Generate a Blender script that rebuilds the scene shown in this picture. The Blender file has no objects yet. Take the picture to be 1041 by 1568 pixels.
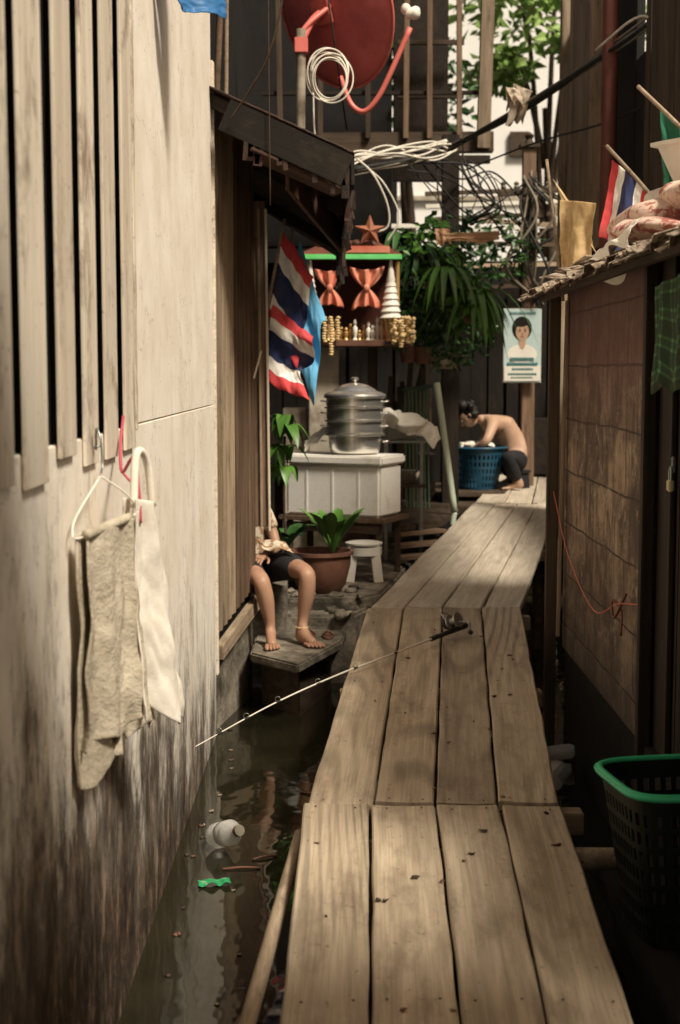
import bpy,bmesh,math,random
from mathutils import Vector,Matrix,Euler,noise
random.seed(7)
S=bpy.context.scene; C=S.collection
rnd=random.uniform
EMP=[]
# ------------------------------------------------------------ helpers
def E(name):
    o=bpy.data.objects.new(name,None); C.objects.link(o); EMP.append(o); o.empty_display_size=.1; return o
def mesh(name,vs,fs,m=None,par=None,smooth=False,uv=None):
    me=bpy.data.meshes.new(name); me.from_pydata([tuple(v) for v in vs],[],fs); me.update()
    o=bpy.data.objects.new(name,me); C.objects.link(o)
    if m: me.materials.append(m)
    if smooth:
        for p in me.polygons:p.use_smooth=True
    if uv:
        l=me.uv_layers.new(name='UVMap')
        for lp in me.loops: l.data[lp.index].uv=uv[lp.vertex_index]
    if par:o.parent=par
    return o
def frombm(name,bm,m,par,smooth=False):
    me=bpy.data.meshes.new(name); bm.to_mesh(me); bm.free()
    o=bpy.data.objects.new(name,me); C.objects.link(o); me.materials.append(m)
    if smooth:
        for p in me.polygons:p.use_smooth=True
    if par:o.parent=par
    return o
def box(name,size,loc,m,par=None,rot=(0,0,0),bev=.005):
    bm=bmesh.new(); bmesh.ops.create_cube(bm,size=1)
    for v in bm.verts: v.co=Vector((v.co.x*size[0],v.co.y*size[1],v.co.z*size[2]))
    if bev: bmesh.ops.bevel(bm,geom=bm.edges[:],offset=min(bev,min(size)*.3),segments=2,affect='EDGES')
    o=frombm(name,bm,m,par); o.location=loc; o.rotation_euler=rot; return o
def beam(name,p1,p2,w,h,m,par=None,roll=0,bev=.004):
    p1=Vector(p1);p2=Vector(p2);d=p2-p1
    o=box(name,(w,d.length,h),(p1+p2)/2,m,par,bev=bev); y=d.normalized()
    if abs(y.z)<.8: q=d.to_track_quat('Y','Z')
    else:
        x=Vector((1,0,0)); x=(x-y*x.dot(y)).normalized(); q=Matrix((x,y,x.cross(y))).transposed().to_quaternion()
    o.rotation_mode='QUATERNION'; o.rotation_quaternion=q@Euler((0,roll,0)).to_quaternion(); return o
def catmull(pts,n=6):
    P=[Vector(p) for p in pts]
    if len(P)<3: return P
    P=[P[0]*2-P[1]]+P+[P[-1]*2-P[-2]]; out=[]
    for i in range(1,len(P)-2):
        for k in range(n):
            t=k/n;a,b,c,d=P[i-1:i+3]
            out.append(.5*((2*b)+(c-a)*t+(2*a-5*b+4*c-d)*t*t+(3*b-a-3*c+d)*t**3))
    out.append(P[-2]); return out
def tube_data(pts,r,seg=8,vs=None,fs=None):
    vs=[] if vs is None else vs; fs=[] if fs is None else fs
    n=len(pts); prev=None; base=len(vs)
    for i,p in enumerate(pts):
        t=(pts[min(i+1,n-1)]-pts[max(i-1,0)]); t=t.normalized() if t.length>0 else Vector((0,0,1))
        if prev is None:
            a=t.cross(Vector((0,0,1))); 
            if a.length<.1:a=t.cross(Vector((1,0,0)))
            a.normalize()
        else:
            a=prev-t*prev.dot(t); a.normalize()
        prev=a;b=t.cross(a); rr=r(i/(n-1)) if callable(r) else r
        for k in range(seg):
            an=2*math.pi*k/seg; vs.append(p+a*math.cos(an)*rr+b*math.sin(an)*rr)
    for i in range(n-1):
        for k in range(seg):
            fs.append((base+i*seg+k,base+i*seg+(k+1)%seg,base+(i+1)*seg+(k+1)%seg,base+(i+1)*seg+k))
    fs.append(tuple(base+k for k in reversed(range(seg)))); fs.append(tuple(base+(n-1)*seg+k for k in range(seg)))
    return vs,fs
def tube(name,pts,r,m,par=None,n=6,seg=8):
    vs,fs=tube_data(catmull(pts,n),r,seg); return mesh(name,vs,fs,m,par,True)
def lathe(name,prof,loc,m,par=None,seg=36,cap=True,smooth=True,rot=None):
    vs=[];fs=[]
    for r,z in prof:
        for k in range(seg):
            a=2*math.pi*k/seg; vs.append((r*math.cos(a),r*math.sin(a),z))
    for i in range(len(prof)-1):
        for k in range(seg):
            fs.append((i*seg+k,i*seg+(k+1)%seg,(i+1)*seg+(k+1)%seg,(i+1)*seg+k))
    if cap:
        fs.append(tuple(reversed(range(seg)))); fs.append(tuple((len(prof)-1)*seg+k for k in range(seg)))
    o=mesh(name,vs,fs,m,par,smooth); o.location=loc
    if rot:o.rotation_euler=rot
    md=o.modifiers.new('e','EDGE_SPLIT'); md.split_angle=math.radians(40)
    return o
def prism(name,poly,z0,z1,m,par=None,bev=.01):
    n=len(poly); bm=bmesh.new()
    b=[bm.verts.new((x,y,z0)) for x,y in poly]; t=[bm.verts.new((x,y,z1)) for x,y in poly]
    bm.faces.new(b[::-1]); bm.faces.new(t)
    for i in range(n): bm.faces.new((b[i],b[(i+1)%n],t[(i+1)%n],t[i]))
    bmesh.ops.recalc_face_normals(bm,faces=bm.faces[:])
    if bev: bmesh.ops.bevel(bm,geom=bm.edges[:],offset=bev,segments=2,affect='EDGES')
    return frombm(name,bm,m,par)
def blobs(name,items,m,par=None,sub=1,jit=0):
    bm=bmesh.new()
    for (loc,sc) in items:
        sc=Vector(sc) if not isinstance(sc,(int,float)) else Vector((sc,)*3)
        M=Matrix.Translation(loc)@Matrix.Diagonal((*sc,1))
        r=bmesh.ops.create_icosphere(bm,subdivisions=sub,radius=1,matrix=M)
        if jit:
            for v in r['verts']:
                v.co+=Vector(noise.noise_vector(v.co*(1.2/max(sc))))*jit*max(sc)
    return frombm(name,bm,m,par,True)
# ------------------------------------------------------------ materials
def nt_new(name):
    m=bpy.data.materials.new(name); m.use_nodes=True; t=m.node_tree; b=t.nodes['Principled BSDF']; return m,t,b
def nd(t,ty,**k):
    n=t.nodes.new(ty)
    for a,v in k.items(): setattr(n,a,v)
    return n
def ramp(t,src,stops,const=False):
    r=t.nodes.new('ShaderNodeValToRGB'); el=r.color_ramp.elements
    if const:r.color_ramp.interpolation='CONSTANT'
    while len(el)<len(stops): el.new(.5)
    for e,(p,c) in zip(el,stops):
        e.position=p; e.color=(*c,1) if not isinstance(c,(int,float)) else (c,c,c,1)
    t.links.new(src,r.inputs[0]); return r.outputs[0]
def mixc(t,f,a,b,mode='MIX'):
    n=t.nodes.new('ShaderNodeMix'); n.data_type='RGBA'; n.blend_type=mode
    for s,v in ((n.inputs[0],f),(n.inputs[6],a),(n.inputs[7],b)):
        if hasattr(v,'links'): t.links.new(v,s)
        else: s.default_value=v if isinstance(v,(int,float)) else (*v,1)
    return n.outputs[2]
def coords(t,scale=(1,1,1),rand=True):
    tc=t.nodes.new('ShaderNodeTexCoord'); v=tc.outputs['Object']
    if rand:
        oi=t.nodes.new('ShaderNodeObjectInfo'); mu=nd(t,'ShaderNodeMath',operation='MULTIPLY'); mu.inputs[1].default_value=43.7
        t.links.new(oi.outputs['Random'],mu.inputs[0])
        ad=nd(t,'ShaderNodeVectorMath',operation='ADD'); t.links.new(v,ad.inputs[0]); t.links.new(mu.outputs[0],ad.inputs[1]); v=ad.outputs[0]
    mp=t.nodes.new('ShaderNodeMapping'); mp.inputs['Scale'].default_value=scale; t.links.new(v,mp.inputs[0]); return mp.outputs[0]
def noi(t,vec,scale=1,detail=6,rough=.6,dist=0):
    n=nd(t,'ShaderNodeTexNoise'); n.inputs['Scale'].default_value=scale;n.inputs['Detail'].default_value=detail;n.inputs['Roughness'].default_value=rough;n.inputs['Distortion'].default_value=dist
    t.links.new(vec,n.inputs['Vector']); return n.outputs['Fac']
def bump(t,b,h,s,d=.01):
    n=nd(t,'ShaderNodeBump'); n.inputs['Strength'].default_value=s;n.inputs['Distance'].default_value=d
    t.links.new(h,n.inputs['Height']); t.links.new(n.outputs[0],b.inputs['Normal'])
def mot(name,c1,c2,scale=8,stretch=(1,1,1),rough=.7,bs=.3,c3=None,s3=2,th=(.5,.65),metal=0,spec=.3,bd=.01,trans=0):
    m,t,b=nt_new(name); v=coords(t,stretch)
    f=noi(t,v,scale,3); c=ramp(t,f,[(.3,c1),(.7,c2)])
    if c3:
        g=noi(t,v,s3,6,.7); gm=ramp(t,g,[(th[0],0.),(th[1],1.)]); c=mixc(t,gm,c,c3)
    t.links.new(c,b.inputs['Base Color']); b.inputs['Roughness'].default_value=rough; b.inputs['Metallic'].default_value=metal
    b.inputs['Specular IOR Level'].default_value=spec
    if trans: b.inputs['Transmission Weight'].default_value=trans
    if bs: bump(t,b,noi(t,v,scale*4,4),bs,bd)
    return m
def wood(name,dk,lt,st=(14,.9,14),rings=0,rough=.7,bs=.35,dirt=(.05,.035,.02),dth=(.52,.75),dmax=.85,var=.5,spec=.25):
    m,t,b=nt_new(name); v=coords(t,st)
    f=noi(t,v,1.6,8,.68,.3); c=ramp(t,f,[(.28,dk),(.72,lt)])
    if rings:
        v2=coords(t,(4.2,.42,4.2)); g=noi(t,v2,.5,1.0,.35)
        mu=nd(t,'ShaderNodeMath',operation='MULTIPLY'); mu.inputs[1].default_value=120; t.links.new(g,mu.inputs[0])
        sn=nd(t,'ShaderNodeMath',operation='SINE'); t.links.new(mu.outputs[0],sn.inputs[0])
        rr=ramp(t,sn.outputs[0],[(0.,1.),(.9,.5)]); pres=ramp(t,noi(t,coords(t,(1.5,.5,1.5)),1.3,2),[(.42,0.),(.62,rings)])
        c=mixc(t,pres,c,rr,'MULTIPLY')
    fine=noi(t,coords(t,(150,2.2,150)),1,3,.6); c=mixc(t,.5,c,ramp(t,fine,[(.35,.55),(.6,1.)]),'MULTIPLY')
    d=noi(t,coords(t,(1.6,.5,1)),4.5,7,.75); c=mixc(t,ramp(t,d,[(dth[0],0.),(dth[1],dmax)]),c,dirt)
    sp=noi(t,coords(t,(1,1,1)),38,2,.5); c=mixc(t,ramp(t,sp,[(.68,0.),(.74,.6)]),c,dirt)
    oi=t.nodes.new('ShaderNodeObjectInfo'); hs=nd(t,'ShaderNodeHueSaturation')
    ma=nd(t,'ShaderNodeMath',operation='MULTIPLY_ADD'); ma.inputs[1].default_value=var; ma.inputs[2].default_value=1-var/2
    t.links.new(oi.outputs['Random'],ma.inputs[0]); t.links.new(ma.outputs[0],hs.inputs['Value']); t.links.new(c,hs.inputs['Color'])
    t.links.new(hs.outputs[0],b.inputs['Base Color']); b.inputs['Roughness'].default_value=rough; b.inputs['Specular IOR Level'].default_value=spec
    bump(t,b,f,bs,.006); return m
def nd_map(t,src,a,b_):
    n=nd(t,'ShaderNodeMapRange'); n.inputs[1].default_value=a; n.inputs[2].default_value=b_; t.links.new(src,n.inputs[0]); return n.outputs[0]
def plaster(name):
    m,t,b=nt_new(name); v=coords(t,(1,1,1),False)
    base=ramp(t,noi(t,v,3,7,.65),[(.3,(.74,.65,.53)),(.65,(.89,.83,.74))])
    sx=nd(t,'ShaderNodeSeparateXYZ'); t.links.new(v,sx.inputs[0])
    st=noi(t,coords(t,(2,2.2,1.2),False),1.5,10,.74)
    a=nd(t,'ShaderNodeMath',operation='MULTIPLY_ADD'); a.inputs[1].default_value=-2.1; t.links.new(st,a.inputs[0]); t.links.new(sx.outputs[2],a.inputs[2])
    # dark brown climbs higher on the near stretch of the wall
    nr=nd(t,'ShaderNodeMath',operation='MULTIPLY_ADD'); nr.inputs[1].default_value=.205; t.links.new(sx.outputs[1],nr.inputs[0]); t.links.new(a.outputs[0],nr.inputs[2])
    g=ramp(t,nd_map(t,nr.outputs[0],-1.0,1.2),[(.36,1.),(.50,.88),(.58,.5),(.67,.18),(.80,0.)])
    brown=ramp(t,noi(t,coords(t,(4,4,2.2),False),2,9,.75),[(.38,(.014,.010,.007)),(.52,(.065,.042,.027)),(.66,(.28,.185,.12))])
    c=mixc(t,g,base,brown)
    s2=noi(t,coords(t,(3,3.5,1.1),False),1.2,7,.7); c=mixc(t,ramp(t,s2,[(.55,0.),(.76,.35)]),c,(.50,.38,.27))
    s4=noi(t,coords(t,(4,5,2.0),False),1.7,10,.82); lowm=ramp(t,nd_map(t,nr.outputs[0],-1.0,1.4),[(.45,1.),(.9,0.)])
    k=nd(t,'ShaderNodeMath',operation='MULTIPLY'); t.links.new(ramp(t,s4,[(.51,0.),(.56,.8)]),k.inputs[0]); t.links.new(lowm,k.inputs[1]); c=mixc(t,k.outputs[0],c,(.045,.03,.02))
    s5=noi(t,coords(t,(9,9,6),False),1.3,9,.8); c=mixc(t,ramp(t,s5,[(.61,0.),(.67,.4)]),c,(.42,.32,.22))
    cr=noi(t,v,1.4,6,.55,.4); c=mixc(t,ramp(t,cr,[(.470,0.),(.4735,.5),(.477,0.)]),c,(.22,.16,.11))
    s3=noi(t,v,42,2,.5); c=mixc(t,ramp(t,s3,[(.71,0.),(.75,.7)]),c,(.18,.13,.09))
    t.links.new(c,b.inputs['Base Color']); b.inputs['Roughness'].default_value=.72; b.inputs['Specular IOR Level'].default_value=.3
    bump(t,b,noi(t,v,14,7,.7),.3,.01); return m
def blockmat(name):
    m,t,b=nt_new(name); tc=t.nodes.new('ShaderNodeTexCoord'); sx=nd(t,'ShaderNodeSeparateXYZ'); t.links.new(tc.outputs['Object'],sx.inputs[0])
    v=coords(t,(1,1,1),False); wob=noi(t,v,2.5,3)
    ad=nd(t,'ShaderNodeMath',operation='MULTIPLY_ADD'); ad.inputs[1].default_value=.035; t.links.new(wob,ad.inputs[0]); t.links.new(sx.outputs[2],ad.inputs[2])
    cb=nd(t,'ShaderNodeCombineXYZ'); t.links.new(sx.outputs[1],cb.inputs[0]); t.links.new(ad.outputs[0],cb.inputs[1])
    br=nd(t,'ShaderNodeTexBrick'); t.links.new(cb.outputs[0],br.inputs[0]); br.inputs['Scale'].default_value=1
    br.inputs['Brick Width'].default_value=.46; br.inputs['Row Height'].default_value=.285; br.inputs['Mortar Size'].default_value=.006; br.inputs['Mortar Smooth'].default_value=.6
    br.inputs['Color1'].default_value=(.25,.165,.11,1); br.inputs['Color2'].default_value=(.40,.285,.195,1); br.inputs['Mortar'].default_value=(.05,.033,.024,1)
    c=mixc(t,ramp(t,noi(t,v,2.6,10,.8),[(.42,0.),(.55,.9)]),br.outputs['Color'],(.09,.055,.04))
    c=mixc(t,ramp(t,noi(t,coords(t,(1,5,.9),False),2,9,.75),[(.48,0.),(.60,.75)]),c,(.05,.033,.025))
    c=mixc(t,ramp(t,noi(t,v,9,9,.8),[(.55,0.),(.63,.65)]),c,(.48,.40,.31))
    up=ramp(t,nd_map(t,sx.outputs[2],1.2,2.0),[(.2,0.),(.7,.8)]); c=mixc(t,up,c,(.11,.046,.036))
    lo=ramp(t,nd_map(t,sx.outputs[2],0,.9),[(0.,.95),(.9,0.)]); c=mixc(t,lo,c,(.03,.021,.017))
    t.links.new(c,b.inputs['Base Color']); b.inputs['Roughness'].default_value=.8
    h=nd(t,'ShaderNodeMath',operation='MULTIPLY_ADD'); h.inputs[1].default_value=-1.2; t.links.new(br.outputs['Fac'],h.inputs[0]); t.links.new(noi(t,v,20,8,.7),h.inputs[2])
    bump(t,b,h.outputs[0],.8,.014); return m
def flagmat(name,cols,axis=0,dirty=.25):
    m,t,b=nt_new(name); tc=t.nodes.new('ShaderNodeTexCoord'); sx=nd(t,'ShaderNodeSeparateXYZ'); t.links.new(tc.outputs['UV'],sx.inputs[0])
    c=ramp(t,sx.outputs[axis],cols,True); n=noi(t,coords(t,(1,1,1)),9,6,.6)
    c=mixc(t,ramp(t,n,[(.5,0.),(.8,dirty*2)]),c,(.12,.09,.06)); t.links.new(c,b.inputs['Base Color']); b.inputs['Roughness'].default_value=.8
    return m
MP=plaster('stained_plaster')
PLANK=wood('weathered_planks',(.31,.235,.16),(.58,.47,.34),rings=.85,rough=.52,dth=(.50,.70),dmax=.6,dirt=(.12,.085,.055),var=.34,spec=.4)
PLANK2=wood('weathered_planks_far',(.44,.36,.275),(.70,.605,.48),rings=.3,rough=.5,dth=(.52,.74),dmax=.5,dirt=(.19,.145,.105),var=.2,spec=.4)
PAINTW=wood('peeling_painted_wood',(.56,.47,.36),(.82,.74,.62),st=(6,.5,6),dirt=(.18,.12,.08),dth=(.52,.64),dmax=.75,var=.18)
BROWNW=wood('brown_wall_wood',(.09,.056,.034),(.27,.175,.115),var=.6)
TANW=wood('tan_wall_wood',(.20,.14,.09),(.44,.34,.24),var=.5)
DARKW=wood('dark_wood',(.010,.007,.005),(.038,.026,.018),var=.5,bs=.3)
TARW=wood('tarred_wood',(.005,.004,.003),(.016,.011,.008),var=.4,bs=.5)
MIDW=wood('old_dark_timber',(.03,.02,.014),(.12,.082,.054),var=.5)
ROTW=wood('rot_plank',(.016,.010,.007),(.12,.060,.034),var=.4,bs=.8)
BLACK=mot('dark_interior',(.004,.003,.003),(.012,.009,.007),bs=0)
BLOCK=blockmat('concrete_blocks')
CONC=mot('wet_concrete',(.12,.10,.075),(.32,.275,.215),7,c3=(.035,.03,.022),s3=2.5,th=(.45,.62),bs=.5,bd=.02)
CONCP=mot('pale_concrete',(.34,.29,.22),(.52,.46,.37),5,c3=(.12,.09,.06),s3=2,th=(.5,.7))
RUST=mot('rusty_sheet',(.03,.016,.012),(.09,.04,.026),6,c3=(.012,.009,.008),s3=3,th=(.42,.6),rough=.75,bs=.5)
REDDISH=mot('dish_red',(.54,.11,.11),(.66,.18,.17),3,rough=.5,bs=.05,c3=(.38,.08,.08),s3=2,th=(.5,.75))
REDT=mot('red_plastic',(.62,.14,.11),(.72,.20,.17),5,rough=.4,bs=0)
WHITE=mot('white_plastic',(.70,.66,.58),(.84,.80,.72),5,rough=.45,bs=.05)
FOAM=mot('styrofoam',(.80,.76,.69),(.89,.86,.80),60,rough=.8,bs=.35,c3=(.5,.42,.32),s3=3,th=(.58,.78),bd=.003)
ALU=mot('aluminium',(.82,.79,.74),(.90,.87,.82),4,(1,1,6),rough=.27,bs=.06,metal=.9,c3=(.6,.54,.46),s3=3,th=(.5,.8))
STEEL=mot('steel',(.25,.25,.24),(.4,.4,.38),6,rough=.35,bs=.05,metal=.8)
CLOTHG=mot('towel_grey',(.42,.36,.27),(.58,.51,.40),16,rough=.95,bs=.9,c3=(.28,.23,.16),s3=5,th=(.5,.75),bd=.008)
CLOTHW=mot('towel_white',(.70,.64,.54),(.84,.79,.70),10,rough=.95,bs=.5,c3=(.54,.45,.34),s3=3,th=(.5,.85),bd=.004)
GREENP=mot('green_plastic',(.04,.45,.20),(.06,.55,.28),4,rough=.35,bs=.03)
GREEND=mot('shaded_green_plastic',(.003,.006,.0045),(.005,.010,.007),4,rough=.5,bs=.03)  # basket body's shadow is put into this near-black colour
TEAL=mot('blue_basket_plastic',(.010,.050,.085),(.018,.075,.125),4,rough=.4,bs=.03)
GREENT=mot('green_trim',(.12,.60,.15),(.2,.72,.26),4,rough=.4,bs=0)
BLUE=mot('blue_tarp',(.02,.10,.26),(.04,.16,.36),3,rough=.5)
TERRA=mot('terracotta',(.11,.05,.035),(.20,.095,.06),5,c3=(.05,.035,.025),s3=3,th=(.5,.7),rough=.5)
LEAF=mot('leaf_green',(.04,.11,.015),(.12,.27,.04),3,rough=.42,bs=.05,spec=.5)
LEAFD=mot('leaf_dark',(.015,.05,.012),(.05,.13,.03),3,rough=.45,bs=.05,spec=.5)
LEAFB=mot('leaf_light',(.13,.24,.05),(.32,.45,.14),3,rough=.5,bs=.05)
GOLD=mot('garland_gold',(.66,.44,.20),(.82,.64,.36),20,rough=.6,bs=.3)
GILT=mot('gilt_figures',(.45,.25,.08),(.70,.48,.22),9,rough=.4,bs=.1,metal=.5)
SATIN=mot('red_satin',(.56,.15,.10),(.76,.32,.21),4,rough=.35,bs=.1)
CABLE=mot('black_cable',(.012,.011,.010),(.03,.027,.024),9,rough=.6,bs=0)
CABLEG=mot('grey_cable',(.14,.12,.09),(.28,.24,.18),9,rough=.6,bs=0)
CABLEW=mot('white_cable',(.62,.57,.48),(.76,.71,.62),9,rough=.5,bs=0)
SKIN=mot('skin',(.31,.17,.11),(.41,.24,.155),5,rough=.48,bs=.15,c3=(.22,.11,.07),s3=7,th=(.5,.75))
SKINM=mot('skin_fair',(.40,.25,.165),(.50,.33,.23),5,rough=.5,bs=.1,c3=(.30,.18,.115),s3=6,th=(.5,.8))
HAIR=mot('black_hair',(.006,.005,.004),(.016,.012,.010),40,(1,1,.2),rough=.45,bs=.6)
SHORTS=mot('black_shorts',(.010,.010,.011),(.022,.021,.022),9,rough=.9,bs=.3)
SHIRT=mot('patterned_shirt',(.56,.48,.36),(.66,.58,.46),12,rough=.9,bs=.3,c3=(.30,.17,.09),s3=16,th=(.46,.52))
EYEW=mot('eye_white',(.7,.68,.64),(.75,.72,.68),3,rough=.2,bs=0)
LIP=mot('lips',(.30,.10,.08),(.36,.14,.10),3,rough=.5,bs=0)
YELLOW=mot('yellow_flag_cloth',(.54,.37,.18),(.66,.48,.26),7,rough=.9,bs=.2,c3=(.34,.22,.10),s3=3)
LBLUE=mot('light_blue_flag_cloth',(.10,.34,.56),(.16,.44,.68),7,rough=.85,bs=.1)
GREENF=mot('green_flag_cloth',(.02,.12,.07),(.04,.17,.10),7,rough=.9,bs=.1)
PATT=mot('floral_quilt',(.62,.45,.36),(.72,.56,.46),9,rough=.95,bs=.4,c3=(.34,.11,.09),s3=9,th=(.51,.56))
PAPER=mot('paper',(.36,.30,.20),(.46,.39,.28),6,rough=.8,bs=.1)
PIPE=mot('red_brown_pipe',(.13,.045,.035),(.20,.07,.05),6,rough=.5,bs=.1)
BRASS=mot('brass',(.6,.5,.3),(.75,.65,.42),6,rough=.3,bs=0,metal=.4)
TH=[(0,(.58,.05,.055)),(.167,(.80,.76,.70)),(.333,(.015,.025,.10)),(.667,(.80,.76,.70)),(.833,(.58,.05,.055))]
THAI=flagmat('thai_flag_cloth',TH)
GL,t,b=nt_new('clear_plastic'); b.inputs['Base Color'].default_value=(.86,.84,.79,1); b.inputs['Roughness'].default_value=.14; b.inputs['Transmission Weight'].default_value=.62; b.inputs['IOR'].default_value=1.35
bump(t,b,noi(t,coords(t),22,4),.6,.008)
WAT,t,b=nt_new('murky_water')
v=coords(t,(1,1,1),False); c=ramp(t,noi(t,v,1.2,5,.6),[(.3,(.010,.009,.005)),(.7,(.030,.026,.014))]); 
sc=noi(t,v,5,9,.75); c=mixc(t,ramp(t,sc,[(.60,0.),(.70,.3)]),c,(.07,.06,.035))
t.links.new(c,b.inputs['Base Color']); b.inputs['Roughness'].default_value=.05; b.inputs['Specular IOR Level'].default_value=.42
bump(t,b,noi(t,coords(t,(1,.6,1),False),3.5,3,.5),.22,.03)
# ------------------------------------------------------------ water
water=mesh('water',[(-150,-50,-.45),(150,-50,-.45),(150,300,-.45),(-150,300,-.45)],[(0,1,2,3)],WAT)
# ------------------------------------------------------------ left house
lh=E('plaster_house')
def pbox(n,x0,x1,y0,y1,z0,z1,m,par,bev=.006):
    vs=[(x,y,z) for x in(x0,x1) for y in(y0,y1) for z in(z0,z1)]
    bm=bmesh.new(); V=[bm.verts.new(p) for p in vs]
    for f in ((0,1,3,2),(4,6,7,5),(0,4,5,1),(2,3,7,6),(0,2,6,4),(1,5,7,3)): bm.faces.new([V[i] for i in f])
    bmesh.ops.recalc_face_normals(bm,faces=bm.faces[:])
    if bev: bmesh.ops.bevel(bm,geom=bm.edges[:],offset=bev,segments=2,affect='EDGES')
    return frombm(n,bm,m,par)
pbox('lower_wall',-1.0,-.722,.2,8.15,-.8,1.475,MP,lh,.003)
pbox('upper_wall',-1.0,-.724,4.98,8.15,1.479,6,MP,lh,.003)
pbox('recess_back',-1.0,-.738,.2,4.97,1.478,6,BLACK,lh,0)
y=4.93;k=0
while y>.4:
    w=.225+rnd(-.02,.02); zb=1.42+rnd(-.03,.05)
    beam('slat_%d'%k,(-.714+rnd(-.002,.002),y-w/2,zb),(-.714,y-w/2+rnd(-.01,.01),5.9),.011,w,PAINTW,lh,bev=.002); k+=1
    y-=.375+rnd(-.02,.02)
beam('wall_trim',(-.712,4.965,1.46),(-.712,4.965,5.9),.014,.04,PAINTW,lh)
pbox('corner_post',-.78,-.708,8.16,8.22,-.1,3.4,PAINTW,lh)
# unseen tin roof, added above the camera to shade the near end
nr=E('shade_roof')
vs=[];fs=[]
for j in range(61):
    Y=-4+6.0*j/60
    for i,x in enumerate((-1.4,.2,2.9)): vs.append((x,Y,3.75-.12*(x+1.4)*.3+.015*math.sin(Y*30)))
for j in range(60):
    for i in range(2): a=j*3+i; fs.append((a,a+1,a+4,a+3))
mesh('sheet',vs,fs,RUST,nr,True)
for k,yy in enumerate((-3.5,-1,1.8)): beam('rafter_%d'%k,(-1.3,yy,3.68),(2.8,yy,3.56),.06,.08,MIDW,nr)
for k,x in enumerate((-1.1,2.75)): beam('post_%d'%k,(x,.9,-.8),(x,.9,3.6),.1,.1,MIDW,nr)
# ------------------------------------------------------------ plank house on left with awning
ph=E('plank_house')
A=Vector((-.72,8.24,0));B=Vector((-.555,9.2,0)); n=9
d=(B-A).normalized(); nn=Vector((d.y,-d.x,0)); q=Matrix((nn,Vector((0,0,1)),nn.cross(Vector((0,0,1))))).transposed().to_quaternion()
for i in range(n):
    a=A.lerp(B,i/n);b_=A.lerp(B,(i+.84)/n); m_=(a+b_)/2; z0=.02+.15*i/n
    o=beam('wall_batten_%d'%i,m_+Vector((0,0,z0+.12)),m_+Vector((0,0,3.2)),.022,(b_-a).length,TANW if i<4 else BROWNW,ph); o.rotation_quaternion=q
mesh('wall_backing',[A+Vector((-.03,0,-.1)),B+Vector((-.03,0,.1)),B+Vector((-.03,0,3.2)),A+Vector((-.03,0,3.2))],[(0,1,2,3)],BLACK,ph)
beam('bottom_sill',A+Vector((.01,0,.02)),B+Vector((.01,0,.17)),.05,.09,TANW,ph)
mesh('base_wall',[A+Vector((-.02,0,-.8)),B+Vector((-.02,0,-.8)),B+Vector((-.02,0,.12)),A+Vector((-.02,0,-.02))],[(0,1,2,3)],CONC,ph)
beam('door_post',(-.513,9.24,.66),(-.525,9.24,2.75),.088,.03,BROWNW,ph)
beam('door_post_edge',(-.459,9.22,.63),(-.475,9.22,2.7),.016,.03,PAINTW,ph)
beam('door_post_batten',(-.51,9.215,.66),(-.522,9.215,2.7),.018,.016,TANW,ph)
beam('shutter_bracket',(-.55,9.1,1.62),(-.50,9.1,1.8),.012,.012,PAINTW,ph)
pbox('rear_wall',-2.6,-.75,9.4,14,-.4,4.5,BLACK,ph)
# awning
aw=E('tin_awning')
vs=[];fs=[];nx=34;ny=26
for j in range(ny+1):
    v_=j/ny;Y=8.05+2.9*v_
    zi=3.27-.27*v_; zo=2.88-.34*v_
    for i in range(nx+1):
        u=i/nx; x=-.78+u*(.87-.10*v_)+ (rnd(-.012,.02) if i==nx else 0)
        vs.append((x,Y+ (rnd(-.015,.015) if j in(0,ny) else 0),zi+(zo-zi)*u+.012*math.sin(Y*34)-.05*u*u*math.sin(v_*9)*.4))
for j in range(ny):
    for i in range(nx):
        if rnd(0,1)<.012 and i>20: continue
        a=j*(nx+1)+i; fs.append((a,a+1,a+nx+2,a+nx+1))
o=mesh('sheet',vs,fs,RUST,aw,True); o.modifiers.new('s','SOLIDIFY').thickness=.012
for k,(yy) in enumerate((8.12,9.2,10.4)):
    beam('rafter_%d'%k,(-.76,yy,3.2-.09*(yy-8)),(.06-.03*k,yy,2.80-.1*(yy-8)),.04,.07,DARKW,aw)
beam('fascia',(.07,8.06,2.79),(-.02,10.9,2.46),.022,.19,TARW,aw)
beam('old_plank_on_edge',(-.64,8.04,3.08),(.04,8.02,2.77),.02,.18,TARW,aw)
beam('soffit_plank',(-.52,8.10,2.89),(.00,8.25,2.68),.24,.02,ROTW,aw)
beam('old_plank_low',(-.30,8.3,2.80),(.03,9.9,2.55),.025,.20,ROTW,aw)
for k in range(30):
    yy=rnd(8.1,10.8);zz=2.66-.115*(yy-8); beam('shred_%d'%k,(.06-.03*(yy-8)+.015,yy,zz+.03),(.06-.03*(yy-8)+rnd(-.02,.04),yy+rnd(-.05,.05),zz-rnd(.04,.14)),rnd(.01,.04),.006,RUST,aw)
for k in range(12):
    x=rnd(-.5,.05); beam('edge_shred_%d'%k,(x,8.03,2.80-.42*(x)*.9),(x+rnd(-.02,.02),8.03,2.70-.42*x*.9-rnd(.0,.08)),rnd(.02,.06),.006,RUST,aw)
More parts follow.
